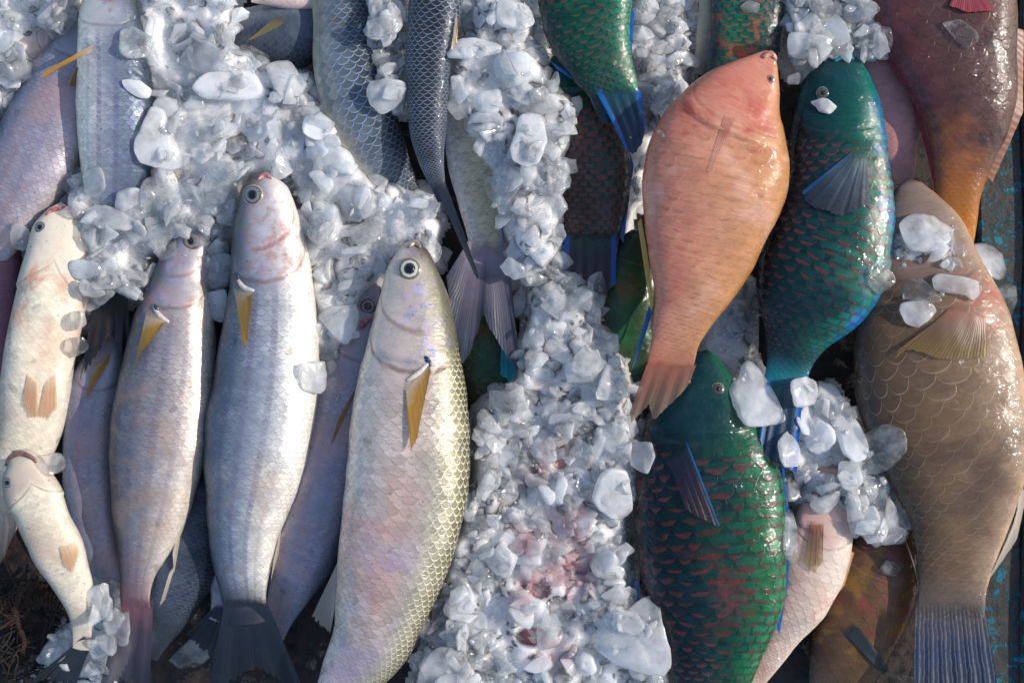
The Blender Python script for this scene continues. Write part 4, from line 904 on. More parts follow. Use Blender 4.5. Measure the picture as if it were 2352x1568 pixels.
o = link_mesh('fishing_net', nv_, nf_, RM2, None, True, {'body': nu_}, P(60, 1470, 0)); tag(o, 'tangle of dark fishing net heaped in the bottom left corner', 'fishing net')

# ------------------------------------------------------------------ ice
ICE_WHITE = ice_mat('ice_cloudy', (0.96, 0.975, 0.99, 1), -0.1, 0.3, 0.12, 0.2, rim=0.5)
ICE_MIX = ice_mat('ice_milky', (0.96, 0.975, 0.99, 1), 0.3, 0.8, 0.08, 0.12, 40.0, rim=0.4)
ICE_CLEAR = ice_mat('ice_glassy', (0.88, 0.92, 0.95, 1), 0.72, 0.93, 0.08, 0.2, rim=0.15)
ICE_FINE = ice_mat('ice_crushed', (0.94, 0.96, 0.985, 1), -0.6, -0.5, 0.15, 1.2, 70.0, 0.025, rim=0.1, glow=0.0)
# heaps: (outline, level)
HEAPS = [
    ([(300, -60), (560, -60), (545, 100), (640, 150), (730, 165), (770, 280), (850, 390), (930, 420), (1000, 440), (1020, 520), (1010, 610), (950, 600), (860, 660), (830, 740), (800, 800), (790, 880), (740, 950), (700, 900), (690, 480), (640, 420), (560, 420), (535, 560), (520, 720), (480, 730), (430, 560), (360, 600), (340, 690), (250, 670), (200, 690), (150, 560), (140, 470), (150, 390), (240, 390), (330, 420), (330, 250), (285, 120)], 0.082),
    ([(820, -60), (935, -60), (930, 120), (940, 260), (900, 290), (850, 220), (820, 100)], 0.098),
    ([(1070, -60), (1235, -60), (1245, 90), (1275, 180), (1320, 210), (1345, 270), (1310, 350), (1300, 480), (1290, 600), (1250, 640), (1180, 600), (1130, 480), (1080, 330), (1020, 230), (1030, 150), (1060, 80)], 0.098),
    ([(1180, 600), (1290, 600), (1380, 640), (1390, 740), (1440, 830), (1460, 900), (1470, 980), (1500, 1040), (1470, 1120), (1450, 1200), (1460, 1350), (1480, 1420), (1560, 1640), (940, 1640), (960, 1440), (1020, 1260), (1070, 1100), (1080, 930), (1180, 860), (1200, 720)], 0.083),
    ([(1450, -60), (1600, -60), (1600, 100), (1570, 260), (1500, 330), (1480, 220), (1440, 100)], 0.068),
    ([(1420, 180), (1560, 180), (1530, 300), (1460, 480), (1430, 560), (1400, 420), (1440, 320)], 0.045),
    ([(1780, -60), (2020, -60), (2050, 90), (2020, 160), (1960, 150), (1880, 160), (1810, 180), (1800, 80)], 0.093),
    ([(1640, 660), (1720, 640), (1730, 800), (1740, 860), (1690, 880), (1630, 840), (1610, 740)], 0.05),
    ([(1780, 940), (1900, 880), (1990, 1000), (2060, 1100), (2080, 1240), (2010, 1270), (1950, 1220), (1850, 1180), (1800, 1180), (1790, 1060)], 0.078),
    ([(-60, -60), (180, -60), (190, 60), (60, 100), (120, 140), (60, 220), (-10, 300), (-60, 320)], 0.072),
    ([(1985, 560), (2060, 490), (2200, 510), (2250, 640), (2150, 720), (2060, 700), (2000, 660)], 0.093),
    ([(150, 1430), (240, 1340), (300, 1360), (300, 1480), (250, 1570), (180, 1560), (90, 1540)], 0.045),
    ([(170, 620), (250, 600), (340, 690), (240, 700), (200, 760), (150, 760)], 0.062),
    ([(20, 440), (140, 420), (200, 480), (80, 500), (40, 580), (0, 560)], 0.045),
    ([(200, 1240), (262, 1250), (275, 1340), (230, 1350)], 0.05),
]
HOLES = [(1285, 1045, 12, 16), (1240, 1352, 13, 12), (1222, 1462, 20, 12)]
def inhole(x, y, g=1.0):
    return any(((x - a) / (c * g)) ** 2 + ((y - b_) / (d * g)) ** 2 < 1 for a, b_, c, d in HOLES)
def inside(poly, x, y):
    c = False; n = len(poly); j = n - 1
    for i in range(n):
        xi, yi = poly[i]; xj, yj = poly[j]
        if (yi > y) != (yj > y) and x < (xj - xi) * (y - yi) / (yj - yi) + xi: c = not c
        j = i
    return c
def edged(poly, x, y):
    b_ = 1e9; n = len(poly)
    for i in range(n):
        x1, y1 = poly[i]; x2, y2 = poly[(i+1) % n]
        dx, dy = x2 - x1, y2 - y1
        t = max(0, min(1, ((x - x1) * dx + (y - y1) * dy) / (dx * dx + dy * dy + 1e-9)))
        b_ = min(b_, (x - x1 - dx * t) ** 2 + (y - y1 - dy * t) ** 2)
    return math.sqrt(b_)
GS = 7
GX, GY = range(-70, 2430, GS), range(-70, 1650, GS)
bed = {}
for poly, lev in HEAPS:
    xs = [p[0] for p in poly]; ys = [p[1] for p in poly]
    for ix, x in enumerate(GX):
        if x < min(xs) - 20 or x > max(xs) + 20: continue
        for iy, y in enumerate(GY):
            if y < min(ys) - 20 or y > max(ys) + 20: continue
            d = edged(poly, x, y); s_ = d if inside(poly, x, y) else -d
            s_ += 16 * noise.noise(Vector((x * 0.022, y * 0.022, 2)))
            if s_ < -18: continue
            if lev == 0.083:
                for a, b_, c, d_ in HOLES:
                    q_ = math.hypot((x - a) / c, (y - b_) / d_)
                    if q_ < 2.4: s_ = min(s_, -18 + 40 * max(0, q_ - 0.85))
            e = max(0.0, min(1.0, (s_ + 18) / 52.0)); e = e * e * (3 - 2 * e)
            hn = noise.cell_vector(Vector((x * 0.03, y * 0.03, lev)))[0] * 0.004 if False else 0
            dv, pt = noise.voronoi(Vector((x * 0.024 + 0.3 * noise.noise(Vector((x*.02, y*.02, 5))), y * 0.024, lev * 10)))
            hn = (0.4 - dv[0]) * 0.010 + noise.noise(Vector((x * 0.011, y * 0.011, 9))) * 0.011 + noise.noise(Vector((x * 0.06, y * 0.06, 3))) * 0.003
            z = max(0.004, lev * (0.35 + 0.65 * e) - 0.014 + hn * e)
            k = (ix, iy)
            if k not in bed or bed[k] < z: bed[k] = z
bv, bf, bi = [], [], {}
for (ix, iy), z in bed.items():
    bi[(ix, iy)] = len(bv)
    jx = noise.noise(Vector((ix * 1.7, iy * 1.3, 1))) * 2.5; jy = noise.noise(Vector((ix * 1.1, iy * 1.9, 7))) * 2.5
    bv.append(P(GX[ix] + jx, GY[iy] + jy, z))
for (ix, iy) in bed:
    q = [(ix, iy), (ix, iy + 1), (ix + 1, iy + 1), (ix + 1, iy)]
    if all(k in bi for k in q): bf.append([bi[k] for k in q])
collect(bv, bf, 'bed')
BVH = BVHTree.FromPolygons(ALLV, ALLF)

# height of the pile over the layout grid
HS = 6
HW, HH = 2352 // HS + 24, 1568 // HS + 24
hf = [[0.0] * HW for _ in range(HH)]; own = [['x'] * HW for _ in range(HH)]
for r in range(HH):
    for c in range(HW):
        h = ray_down(BVH, (c - 12) * HS, (r - 12) * HS)
        if h[0] is not None: hf[r][c] = h[0].z; own[r][c] = FACEOWN[h[2]]
def cells(px, py, rad):
    c0 = int(px / HS + 12); r0 = int(py / HS + 12); k = max(1, int(rad / HS + 0.5))
    for r in range(max(0, r0 - k), min(HH, r0 + k + 1)):
        for c in range(max(0, c0 - k), min(HW, c0 + k + 1)):
            if (r - r0) ** 2 + (c - c0) ** 2 <= k * k: yield r, c
def level(px, py, rad, pct=0.7):
    v = sorted(hf[r][c] for r, c in cells(px, py, rad))
    return v[min(len(v) - 1, int(len(v) * pct))] if v else 0.05
def slope(px, py, rad):
    a = level(px + rad, py, rad * .5, .5) - level(px - rad, py, rad * .5, .5)
    b_ = level(px, py + rad, rad * .5, .5) - level(px, py - rad, rad * .5, .5)
    return a / (2 * rad * PX), b_ / (2 * rad * PX)
def owner(px, py):
    r = int(py / HS + 12); c = int(px / HS + 12)
    return own[r][c] if 0 <= r < HH and 0 <= c < HW else 'x'

# shapes of loose pieces
def piece(seed, kind):
    rg = random.Random(seed); bm = bmesh.new()
    a, b_, c = (1.0, rg.uniform(0.55, 0.95), rg.uniform(0.4, 0.65)) if kind == 'lump' else (1.0, rg.uniform(0.45, 0.85), rg.uniform(0.2, 0.38))
    for k in range(rg.randint(9, 13) if kind == 'lump' else rg.randint(7, 10)):
        v = Vector((rg.gauss(0, 1), rg.gauss(0, 1), rg.gauss(0, 1))).normalized() * rg.uniform(0.82, 1.1)
        bm.verts.new((v.x * a, v.y * b_, v.z * c))
    bmesh.ops.convex_hull(bm, input=bm.verts)
    for v in [v for v in bm.verts if not v.link_faces]: bm.verts.remove(v)
    if kind == 'lump':
        bmesh.ops.subdivide_edges(bm, edges=bm.edges, cuts=2, use_grid_fill=True)
        for _ in range(2): bmesh.ops.smooth_vert(bm, verts=bm.verts, factor=0.5, use_axis_x=True, use_axis_y=True, use_axis_z=True)
        bmesh.ops.subdivide_edges(bm, edges=bm.edges, cuts=1, use_grid_fill=True)
        bmesh.ops.smooth_vert(bm, verts=bm.verts, factor=0.5, use_axis_x=True, use_axis_y=True, use_axis_z=True)
    elif True:
        bmesh.ops.bevel(bm, geom=bm.edges[:], offset=rg.uniform(0.03, 0.07), segments=2, affect='EDGES', profile=0.6)
        bmesh.ops.triangulate(bm, faces=bm.faces)
        bmesh.ops.subdivide_edges(bm, edges=bm.edges, cuts=1, use_grid_fill=True)
        bmesh.ops.smooth_vert(bm, verts=bm.verts, factor=0.4, use_axis_x=True, use_axis_y=True, use_axis_z=True)
    off = Vector((seed * 3.1, seed * 1.7, 0))
    mx = max(max(abs(v.co.x), abs(v.co.y)) for v in bm.verts)
    for v in bm.verts:
        v.co = v.co / mx
        d = v.co.normalized()
        v.co += d * (noise.noise(v.co * 2.2 + off) * 0.13 + noise.noise(v.co * 6 + off) * 0.035)
    bmesh.ops.recalc_face_normals(bm, faces=bm.faces)
    me = bpy.data.meshes.new('ice_chunk')
    bm.to_mesh(me); bm.free()
    me.polygons.foreach_set('use_smooth', [True] * len(me.polygons)); me.update()
    return me
VAR = {}
for kind in ('lump', 'shard'):
    for mt in (ICE_WHITE, ICE_MIX, ICE_CLEAR):
        lst = []
        for k in range(10):
            me = piece(k + (100 if kind == 'shard' else 0) + {ICE_WHITE: 0, ICE_MIX: 20, ICE_CLEAR: 40}[mt], kind); me.materials.append(mt); lst.append(me)
        VAR[(kind, mt.name)] = lst

rg = random.Random(21)
def drop(me, px, py, rad, label, group, flat=0.5, sink=0.2, zmax=0.14):
    """a loose piece settling on whatever lies at that place"""
    thick = rad * PX * 0.5
    z = level(px, py, rad * 0.7, 0.6) + thick * (0.5 - sink)
    z = min(z, zmax)
    o = bpy.data.objects.new('ice_chunk', me); COL.objects.link(o)
    sx, sy = slope(px, py, rad)
    n = Vector((-sx * 0.7, sy * 0.7, 1)).normalized()
    q = Vector((0, 0, 1)).rotation_difference(n)
    e = Matrix.Rotation(rg.uniform(0, 2 * PI), 4, 'Z') @ Matrix.Rotation(rg.gauss(0, flat * 0.7), 4, 'X') @ Matrix.Rotation(rg.gauss(0, flat * 0.7), 4, 'Y')
    o.matrix_world = Matrix.LocRotScale(P(px, py, z), q, None) @ e @ Matrix.Diagonal((rad * PX, rad * PX * rg.uniform(0.85, 1.1), rad * PX * rg.uniform(0.75, 1.0), 1))
    tag(o, label, 'ice', group)
    for r, c in cells(px, py, rad * 0.75): hf[r][c] = max(hf[r][c], z + thick * 0.45)
    return o

# scatter of countable lumps, heap by heap
SCAT = [  # heap index, how many, radius range, share (white, milky, clear), label, on fish allowed
    (0, 92, (17, 40), 'rough lump of ice among many in the wide heap above the silver mullets'),
    (1, 9, (14, 26), 'small lump of ice packed between the two dark scaled mullets at the top'),
    (2, 42, (16, 36), 'lump of ice in the bright column between the dark mullets and the green parrotfish'),
    (3, 84, (15, 36), 'lump of ice in the pinkish heap between the golden backed mullet and the green parrotfish'),
    (4, 12, (15, 28), 'wet lump of ice beside the emerald parrotfish at the top edge'),
    (6, 13, (16, 34), 'lump of frosty ice in the clump above the teal parrotfish snout'),
    (7, 6, (18, 30), 'glassy lump of ice in the dark gap right of the salmon fish tail'),
    (8, 15, (16, 32), 'lump of ice in the cluster between the green and taupe parrotfish'),
    (9, 9, (20, 38), 'pale lump of ice lying over the pink fish in the top left corner'),
    (10, 6, (14, 24), 'lump of ice melting on the head of the taupe parrotfish'),
    (11, 5, (18, 28), 'greyish lump of ice over the tails at the bottom left'),
    (12, 8, (14, 26), 'lump of ice around the dark tail between the first two silver mullets'),
]
for hi, cnt, (r0, r1), label in SCAT:
    poly = HEAPS[hi][0]; xs = [p[0] for p in poly]; ys = [p[1] for p in poly]; put = 0; tries = 0
    near = []
    while put < cnt and tries < cnt * 60:
        tries += 1
        x = rg.uniform(max(-20, min(xs)), min(2372, max(xs))); y = rg.uniform(max(-20, min(ys)), min(1588, max(ys)))
        if not inside(poly, x, y) or owner(x, y) not in ('bed', 'floor') or inhole(x, y): continue
        rad = 1.62 * (r0 + (r1 - r0) * rg.random() ** 1.7)
        if any((x - a) ** 2 + (y - b_) ** 2 < (0.62 * (rad + c_)) ** 2 for a, b_, c_ in near): continue
        if sum(1 for r, c in cells(x, y, rad) if own[r][c] in ('fish', 'fin')) > 0.3 * len(list(cells(x, y, rad))): continue
        near.append((x, y, rad))
        u = rg.random(); mt = ICE_WHITE if u < 0.25 else (ICE_MIX if u < 0.75 else ICE_CLEAR)
        kind = 'lump' if rg.random() < 0.35 else 'shard'
        drop(rg.choice(VAR[(kind, mt.name)]), x, y, rad, label, 'loose ice: ' + label, 0.45)
        put += 1

for a, b_, c, d in HOLES:
    for k in range(3):
        t_ = rg.uniform(0, 2 * PI)
        drop(rg.choice(VAR[('shard', 'ice_glassy')]), a + math.cos(t_) * c * 0.6, b_ + math.sin(t_) * d * 0.6, rg.uniform(16, 26), 'glassy lump of ice lying over the buried pink fish', 'loose ice: over the pink fish', 0.4)
# singled out pieces with their own outlines: (points, material, thickness in units, label)
W_, M_, C_ = ICE_WHITE, ICE_MIX, ICE_CLEAR
HERO = [
    ([(350,248),(378,250),(395,300),(412,350),(410,385),(380,390),(325,375),(312,340),(325,300)], W_, 34, 'white pear shaped ice chunk on the flank of the upright mullet with raised fin'),
    ([(265,470),(275,440),(310,430),(345,445),(350,475),(330,500),(295,498),(270,488)], W_, 30, 'egg shaped white ice pebble below the upright mullet'),
    ([(200,475),(240,470),(290,490),(322,515),(290,530),(230,527),(205,500)], W_, 22, 'leaf shaped white ice chunk beside the egg shaped pebble'),
    ([(728,345),(760,330),(800,345),(820,385),(800,440),(770,465),(722,462),(717,400)], W_, 40, 'brightest large white ice chunk, left of the curving blue scaled mullet'),
    ([(445,205),(480,170),(575,162),(605,205),(580,228),(480,230)], W_, 30, 'oblong cloudy ice block in the upper left heap'),
    ([(278,70),(310,62),(350,90),(335,130),(300,138),(278,120)], C_, 26, 'clear bubbly ice chunk beside the gills of the upright mullet'),
    ([(540,110),(570,100),(610,110),(618,140),(590,158),(545,150)], C_, 22, 'clear round ice disc in front of the shaded mullet'),
    ([(285,185),(320,185),(345,205),(340,225),(310,222),(285,200)], W_, 18, 'small bean of ice on the back of the upright mullet'),
    ([(430,110),(470,92),(520,120),(540,155),(500,175),(440,160)], M_, 28, 'milky ice chunk above the oblong block'),
    ([(330,415),(370,405),(410,430),(415,480),(380,520),(335,520),(322,460)], C_, 24, 'clear ice disc right of the egg shaped pebble'),
    ([(145,385),(180,380),(205,415),(185,450),(150,440)], C_, 26, 'clear ice lump on the left edge of the upright mullet'),
    ([(190,395),(235,385),(248,430),(220,455),(190,440)], M_, 26, 'milky ice lump just above the egg shaped pebble'),
    ([(165,515),(330,522),(420,500),(385,560),(330,555),(200,552)], C_, 16, 'wide clear ice plate below the leaf shaped chunk'),
    ([(155,622),(170,598),(240,605),(242,635),(180,642)], W_, 20, 'small ice brick against the red chinned belly'),
    ([(22,545),(34,518),(52,512),(68,530),(70,555),(50,575),(28,568)], M_, 20, 'round ice pebble left of the red chin'),
    ([(455,592),(530,585),(532,650),(492,665),(458,650)], M_, 22, 'square cloudy ice piece between the dusty mullet and the largest belly'),
    ([(455,682),(520,665),(522,728),(505,742),(465,718)], M_, 20, 'heart shaped cloudy ice piece under the square one'),
    ([(1027,125),(1045,95),(1090,85),(1150,100),(1145,122),(1080,137),(1035,137)], W_, 32, 'long white oval of ice right of the slim dark mullet'),
    ([(1133,140),(1150,125),(1205,123),(1215,142),(1210,185),(1180,200),(1140,178)], W_, 34, 'rounded square white ice cube in the bright column'),
    ([(842,210),(855,187),(900,182),(932,195),(925,230),(880,262),(850,240)], M_, 30, 'wet ice lump resting on the blue scaled mullet'),
    ([(868,60),(878,30),(895,28),(905,60),(898,95),(882,104),(870,85)], W_, 24, 'upright white ice oval between the two dark mullets'),
    ([(1195,262),(1240,258),(1257,320),(1240,370),(1215,388),(1180,372),(1170,340),(1185,300)], W_, 34, 'largest white ice chunk of the bright column'),
    ([(1145,2),(1210,10),(1228,50),(1200,70),(1145,58)], W_, 30, 'white ice block at the top of the bright column'),
    ([(1168,195),(1190,200),(1250,232),(1220,245),(1180,230)], W_, 16, 'slim curved ice sliver under the rounded square cube'),
    ([(1115,405),(1180,395),(1202,420),(1160,478),(1120,450)], M_, 26, 'greyish translucent ice chunk beside the pearly scales'),
    ([(733,730),(760,705),(815,700),(825,735),(800,790),(780,785)], M_, 26, 'heart shaped milky ice chunk left of the small red eye'),
    ([(690,838),(745,830),(748,880),(735,905),(695,892)], M_, 24, 'rounded square ice piece on the belly edge of the largest mullet'),
    ([(720,475),(770,468),(780,540),(740,575),(715,548)], M_, 28, 'tall milky ice chunk right of the gills of the largest mullet'),
    ([(1718,828),(1742,835),(1770,880),(1798,955),(1785,970),(1712,978),(1690,950),(1672,895),(1695,870)], W_, 40, 'large sharp cornered white ice block on the tail of the teal parrotfish'),
    ([(1812,875),(1850,865),(1882,882),(1880,925),(1850,935),(1820,930)], W_, 32, 'bluish ice cube right of the sharp cornered block'),
    ([(1885,882),(1925,885),(1950,930),(1985,1000),(1985,1042),(1960,1060),(1930,1040),(1910,980),(1872,922)], W_, 36, 'long white ice bar left of the taupe parrotfish'),
    ([(1848,1002),(1880,965),(1915,985),(1915,1020),(1882,1045),(1852,1024)], W_, 30, 'round white ice lump left of the long bar'),
    ([(1788,1012),(1812,990),(1840,1030),(1837,1065),(1800,1072),(1788,1045)], W_, 28, 'white ice lump touching the blue fin edge of the large green parrotfish'),
    ([(1985,1000),(2030,972),(2070,990),(2078,1035),(2045,1080),(2000,1092),(1985,1060)], C_, 26, 'glassy grey ice slab lying on the taupe parrotfish'),
    ([(1928,1062),(1970,1060),(1982,1105),(1952,1125),(1928,1110)], W_, 26, 'white ice pebble at the lower end of the long bar'),
    ([(1975,1098),(2018,1105),(2050,1080),(2046,1125),(2030,1162),(1985,1142)], C_, 22, 'spiky clear ice piece below the glassy grey slab'),
    ([(2030,1140),(2060,1170),(2092,1222),(2085,1250),(2025,1250),(2025,1200)], M_, 26, 'wedge of ice lowest against the taupe parrotfish'),
    ([(1990,1160),(2008,1165),(2028,1220),(2015,1252),(1990,1242),(1975,1205)], M_, 24, 'rounded ice lump left of the lowest wedge'),
    ([(1940,1140),(1957,1138),(1990,1200),(1966,1240),(1950,1205)], M_, 22, 'narrow ice slab above the cream fish back'),
    ([(1800,1170),(1825,1180),(1837,1240),(1820,1292),(1796,1268)], C_, 16, 'thin clear ice flake on the flank of the large green parrotfish'),
    ([(2065,515),(2100,490),(2160,495),(2195,522),(2175,560),(2140,580),(2082,575)], W_, 34, 'large frosty ice chunk on the taupe parrotfish snout'),
    ([(2222,572),(2260,555),(2310,575),(2320,610),(2290,645),(2245,615)], M_, 28, 'grey rounded ice chunk against the boat side'),
    ([(2140,642),(2160,628),(2240,640),(2256,665),(2235,690),(2210,678),(2150,668)], M_, 24, 'bone shaped ice piece above the taupe pectoral fin'),
    ([(2068,698),(2130,690),(2152,715),(2112,752),(2075,738)], M_, 22, 'ice chunk touching the top of the taupe pectoral fin'),
    ([(2070,645),(2120,640),(2157,690),(2120,697),(2075,682)], C_, 20, 'clear ice plate left of the bone shaped piece'),
    ([(1990,650),(2010,612),(2045,620),(2062,650),(2020,676)], C_, 20, 'clear ice flake between teal and taupe parrotfish'),
    ([(2288,662),(2335,655),(2342,710),(2310,722)], C_, 24, 'dim clear ice cube at the boat side below the grey chunk'),
    ([(1375,1092),(1405,1073),(1440,1085),(1456,1170),(1412,1195),(1360,1150)], W_, 34, 'diamond shaped white ice block at the edge of the large green parrotfish'),
    ([(1215,1100),(1255,1098),(1262,1180),(1245,1210),(1212,1210)], C_, 26, 'clear upright ice brick over the pink patch'),
    ([(1195,1290),(1225,1260),(1265,1262),(1272,1300),(1235,1340),(1200,1330)], W_, 30, 'rounded grainy ice chunk beside the dark hole in the lower heap'),
    ([(1020,1392),(1050,1340),(1080,1345),(1090,1380),(1062,1420),(1025,1412)], W_, 30, 'white ice chunk next to the golden back low in the heap'),
    ([(1025,1422),(1065,1420),(1078,1450),(1062,1515),(1030,1507)], W_, 28, 'tall white ice piece near the bottom edge beside the golden back'),
    ([(1088,1425),(1148,1365),(1166,1390),(1122,1440),(1100,1445)], W_, 22, 'slanted ice finger in the lower heap'),
    ([(1163,1412),(1185,1390),(1235,1385),(1222,1405),(1182,1432),(1163,1426)], W_, 20, 'drop shaped ice piece pointing right in the lower heap'),
    ([(1475,1375),(1510,1375),(1525,1440),(1540,1510),(1520,1545),(1440,1535),(1370,1497),(1362,1460),(1412,1430)], M_, 44, 'largest ice block, at the bottom against the large green parrotfish'),
    ([(965,1530),(1010,1480),(1070,1500),(1082,1570),(1060,1610),(960,1610)], M_, 40, 'big grey ice block at the bottom edge right of the golden backed mullet'),
    ([(955,1432),(975,1412),(1002,1422),(996,1470),(966,1466)], M_, 26, 'ice pebble under the golden back near the dark fin'),
    ([(385,1520),(450,1455),(490,1475),(496,1500),(432,1545),(396,1545)], M_, 30, 'slanted ice block between the two dark tails at the bottom'),
    ([(80,1512),(130,1445),(165,1445),(176,1480),(140,1516),(92,1526)], M_, 26, 'long ice slab at the bottom left over the small mullet tail'),
    ([(245,1330),(275,1335),(300,1372),(295,1400),(250,1386)], M_, 22, 'ice wedge leaning on the plum tail'),
    ([(225,1345),(245,1345),(247,1410),(206,1440),(212,1400)], M_, 18, 'upright thin ice slab right of the small white mullet'),
    ([(240,1442),(300,1400),(296,1475),(270,1482)], M_, 18, 'triangular ice plate on the plum tail'),
    ([(203,1482),(225,1455),(270,1460),(266,1495),(216,1512)], M_, 24, 'grey ice lump just above the glassy pebble'),
    ([(193,1522),(240,1515),(257,1540),(226,1564),(195,1552)], C_, 24, 'glassy ice pebble with warm glint at the bottom edge'),
    ([(1865,232),(1895,226),(1921,246),(1902,263),(1882,256)], W_, 12, 'small white ice flake on the cheek of the teal parrotfish'),
    ([(1690,650),(1722,680),(1716,722),(1680,740),(1640,702)], C_, 26, 'clear ice lump wedged right of the salmon flank'),
    ([(1648,722),(1690,715),(1722,746),(1702,772),(1642,766)], C_, 24, 'clear ice piece below the wedged lump beside the salmon tail'),
    ([(2165,55),(2205,45),(2245,75),(2247,95),(2220,112),(2182,78)], C_, 16, 'clear melting ice flake on the plum parrotfish'),
    ([(2000,62),(2045,65),(2056,110),(2030,122),(2000,102)], C_, 26, 'clear rounded ice lump touching the plum parrotfish'),
    ([(2020,1302),(2040,1285),(2066,1300),(2056,1322),(2030,1317)], C_, 18, 'glinting ice chip on the ochre mottled fish'),
    ([(1455,1020),(1495,1015),(1502,1050),(1486,1087),(1450,1068)], M_, 26, 'ice lump over the cheek edge of the large green parrotfish'),
    ([(1395,835),(1430,870),(1447,912),(1370,916),(1378,870)], M_, 24, 'pointed ice tooth left of the salmon tail'),
    ([(1310,928),(1360,915),(1387,945),(1360,967),(1320,962)], W_, 26, 'small bright ice chunk below the pointed tooth'),
    ([(1118,890),(1135,878),(1165,884),(1167,905),(1125,908)], W_, 18, 'small white ice chip under the turquoise fin tip'),
    ([(1350,640),(1380,625),(1395,670),(1385,705),(1352,700)], C_, 22, 'clear ice pebble on the maroon tail'),
    ([(1700,15),(1720,2),(1745,8),(1742,26),(1715,30)], M_, 14, 'tiny warm tinted ice chip on the red cheeked parrotfish'),
    ([(1810,80),(1900,85),(1910,120),(1850,135),(1812,125)], M_, 28, 'flat frosty ice chunk in the clump above the teal parrotfish'),
    ([(1255,385),(1300,370),(1312,420),(1280,455),(1262,440)], W_, 24, 'pointed white ice chunk at the right side of the bright column'),
    ([(80,1050),(130,1040),(148,1070),(120,1092),(90,1075)], M_, 22, 'grey ice lump behind the head of the small white mullet'),
    ([(160,720),(190,715),(195,745),(165,760),(152,745)], C_, 20, 'clear ice cube against the upturned belly'),
    ([(152,780),(190,772),(200,800),(170,820),(150,805)], C_, 20, 'smoky ice lump below the clear cube at the upturned belly'),
    ([(700,270),(745,265),(775,300),(740,325),(700,310)], W_, 26, 'curved white ice piece at the belly of the blue scaled mullet'),
    ([(610,150),(660,135),(700,190),(690,225),(640,215)], M_, 26, 'grey pointed ice piece below the shaded mullet'),
    ([(410,295),(470,275),(545,285),(540,310),(440,330)], M_, 24, 'long milky ice sliver in the middle of the upper left heap'),
]
def pillow(poly, mat, thick, label):
    cx = sum(p[0] for p in poly) / len(poly); cy = sum(p[1] for p in poly) / len(poly)
    # rounded closed outline
    n = len(poly); out = []
    for i in range(n):
        p0, p1, p2, p3 = poly[i-1], poly[i], poly[(i+1) % n], poly[(i+2) % n]
        for k in range(5):
            t = k / 5; v = []
            for a, b_, c, e in zip(p0, p1, p2, p3):
                tn = 0.35
                m1 = (c - a) * tn; m2 = (e - b_) * tn
                v.append((2*t**3 - 3*t*t + 1) * b_ + (t**3 - 2*t*t + t) * m1 + (-2*t**3 + 3*t*t) * c + (t**3 - t*t) * m2)
            out.append(v)
    rad = sum(math.hypot(p[0] - cx, p[1] - cy) for p in out) / len(out)
    th = thick * PX * 0.5
    z = level(cx, cy, rad * 0.75, 0.62) + th * 0.62
    sx, sy = slope(cx, cy, rad * 0.8)
    sx = max(-0.7, min(0.7, sx)); sy = max(-0.7, min(0.7, sy))
    s = K * (CAMH - z); N = len(out); sd = Vector((cx * 0.13, cy * 0.17, 0))
    tx, ty = rg.gauss(0, 0.12), rg.gauss(0, 0.12)
    cuts = [(rg.uniform(0, 2 * PI), rg.uniform(0.0, 0.5)) for _ in range(3)]
    v, fcs = [], []
    lv = [(math.sin(math.radians(a_)), max(0.12, math.cos(math.radians(a_)) ** 0.36)) for a_ in (-86, -70, -50, -25, 0, 18, 34, 48, 59, 68, 76, 83, 88.5)]
    for h, k in lv:
        for x, y in out:
            dx, dy = (x - cx) * k, (y - cy) * k
            q = Vector((dx * s, -dy * s, 0))
            hh = h * th * (1.0 + 0.5 * noise.noise(Vector((dx * 0.025, dy * 0.025, 0)) + sd))
            if h > 0.3:
                for a_, c_ in cuts: hh = min(hh, th * (0.95 - max(0.0, (dx * math.cos(a_) + dy * math.sin(a_)) / rad - c_) * 1.2))
            q.z = hh + (sx + tx) * dx * s * 0.8 + (sy + ty) * dy * s * 0.8
            q += Vector((noise.noise(q * 130 + sd), noise.noise(q * 130 + sd + Vector((5, 0, 0))), noise.noise(q * 130 + sd + Vector((0, 5, 0))))) * 0.0011
            v.append(q)
    for r in range(len(lv) - 1):
        for i in range(N):
            i2 = (i + 1) % N
            fcs.append([r * N + i, (r + 1) * N + i, (r + 1) * N + i2, r * N + i2])
    v.append(sum((v[i] for i in range(N)), Vector()) / N); b0 = len(v) - 1
    v.append(sum((v[(len(lv)-1) * N + i] for i in range(N)), Vector()) / N + Vector((0, 0, th * 0.02))); t0 = len(v) - 1
    for i in range(N):
        i2 = (i + 1) % N
        fcs.append([i, i2, b0]); fcs.append([(len(lv)-1) * N + i2, (len(lv)-1) * N + i, t0])
    me = bpy.data.meshes.new('ice_chunk'); me.from_pydata([tuple(a) for a in v], [], fcs); me.materials.append(mat)
    bm = bmesh.new(); bm.from_mesh(me); bmesh.ops.recalc_face_normals(bm, faces=bm.faces); bm.to_mesh(me); bm.free()
    me.polygons.foreach_set('use_smooth', [True] * len(me.polygons)); me.update()
    o = bpy.data.objects.new('ice_chunk', me); COL.objects.link(o); o.location = P(cx, cy, z)
    tag(o, label, 'ice', 'singled out ice pieces')
    for r, c in cells(cx, cy, rad * 0.8): hf[r][c] = max(hf[r][c], z + th * 0.6)
for h in HERO: pillow(*h)

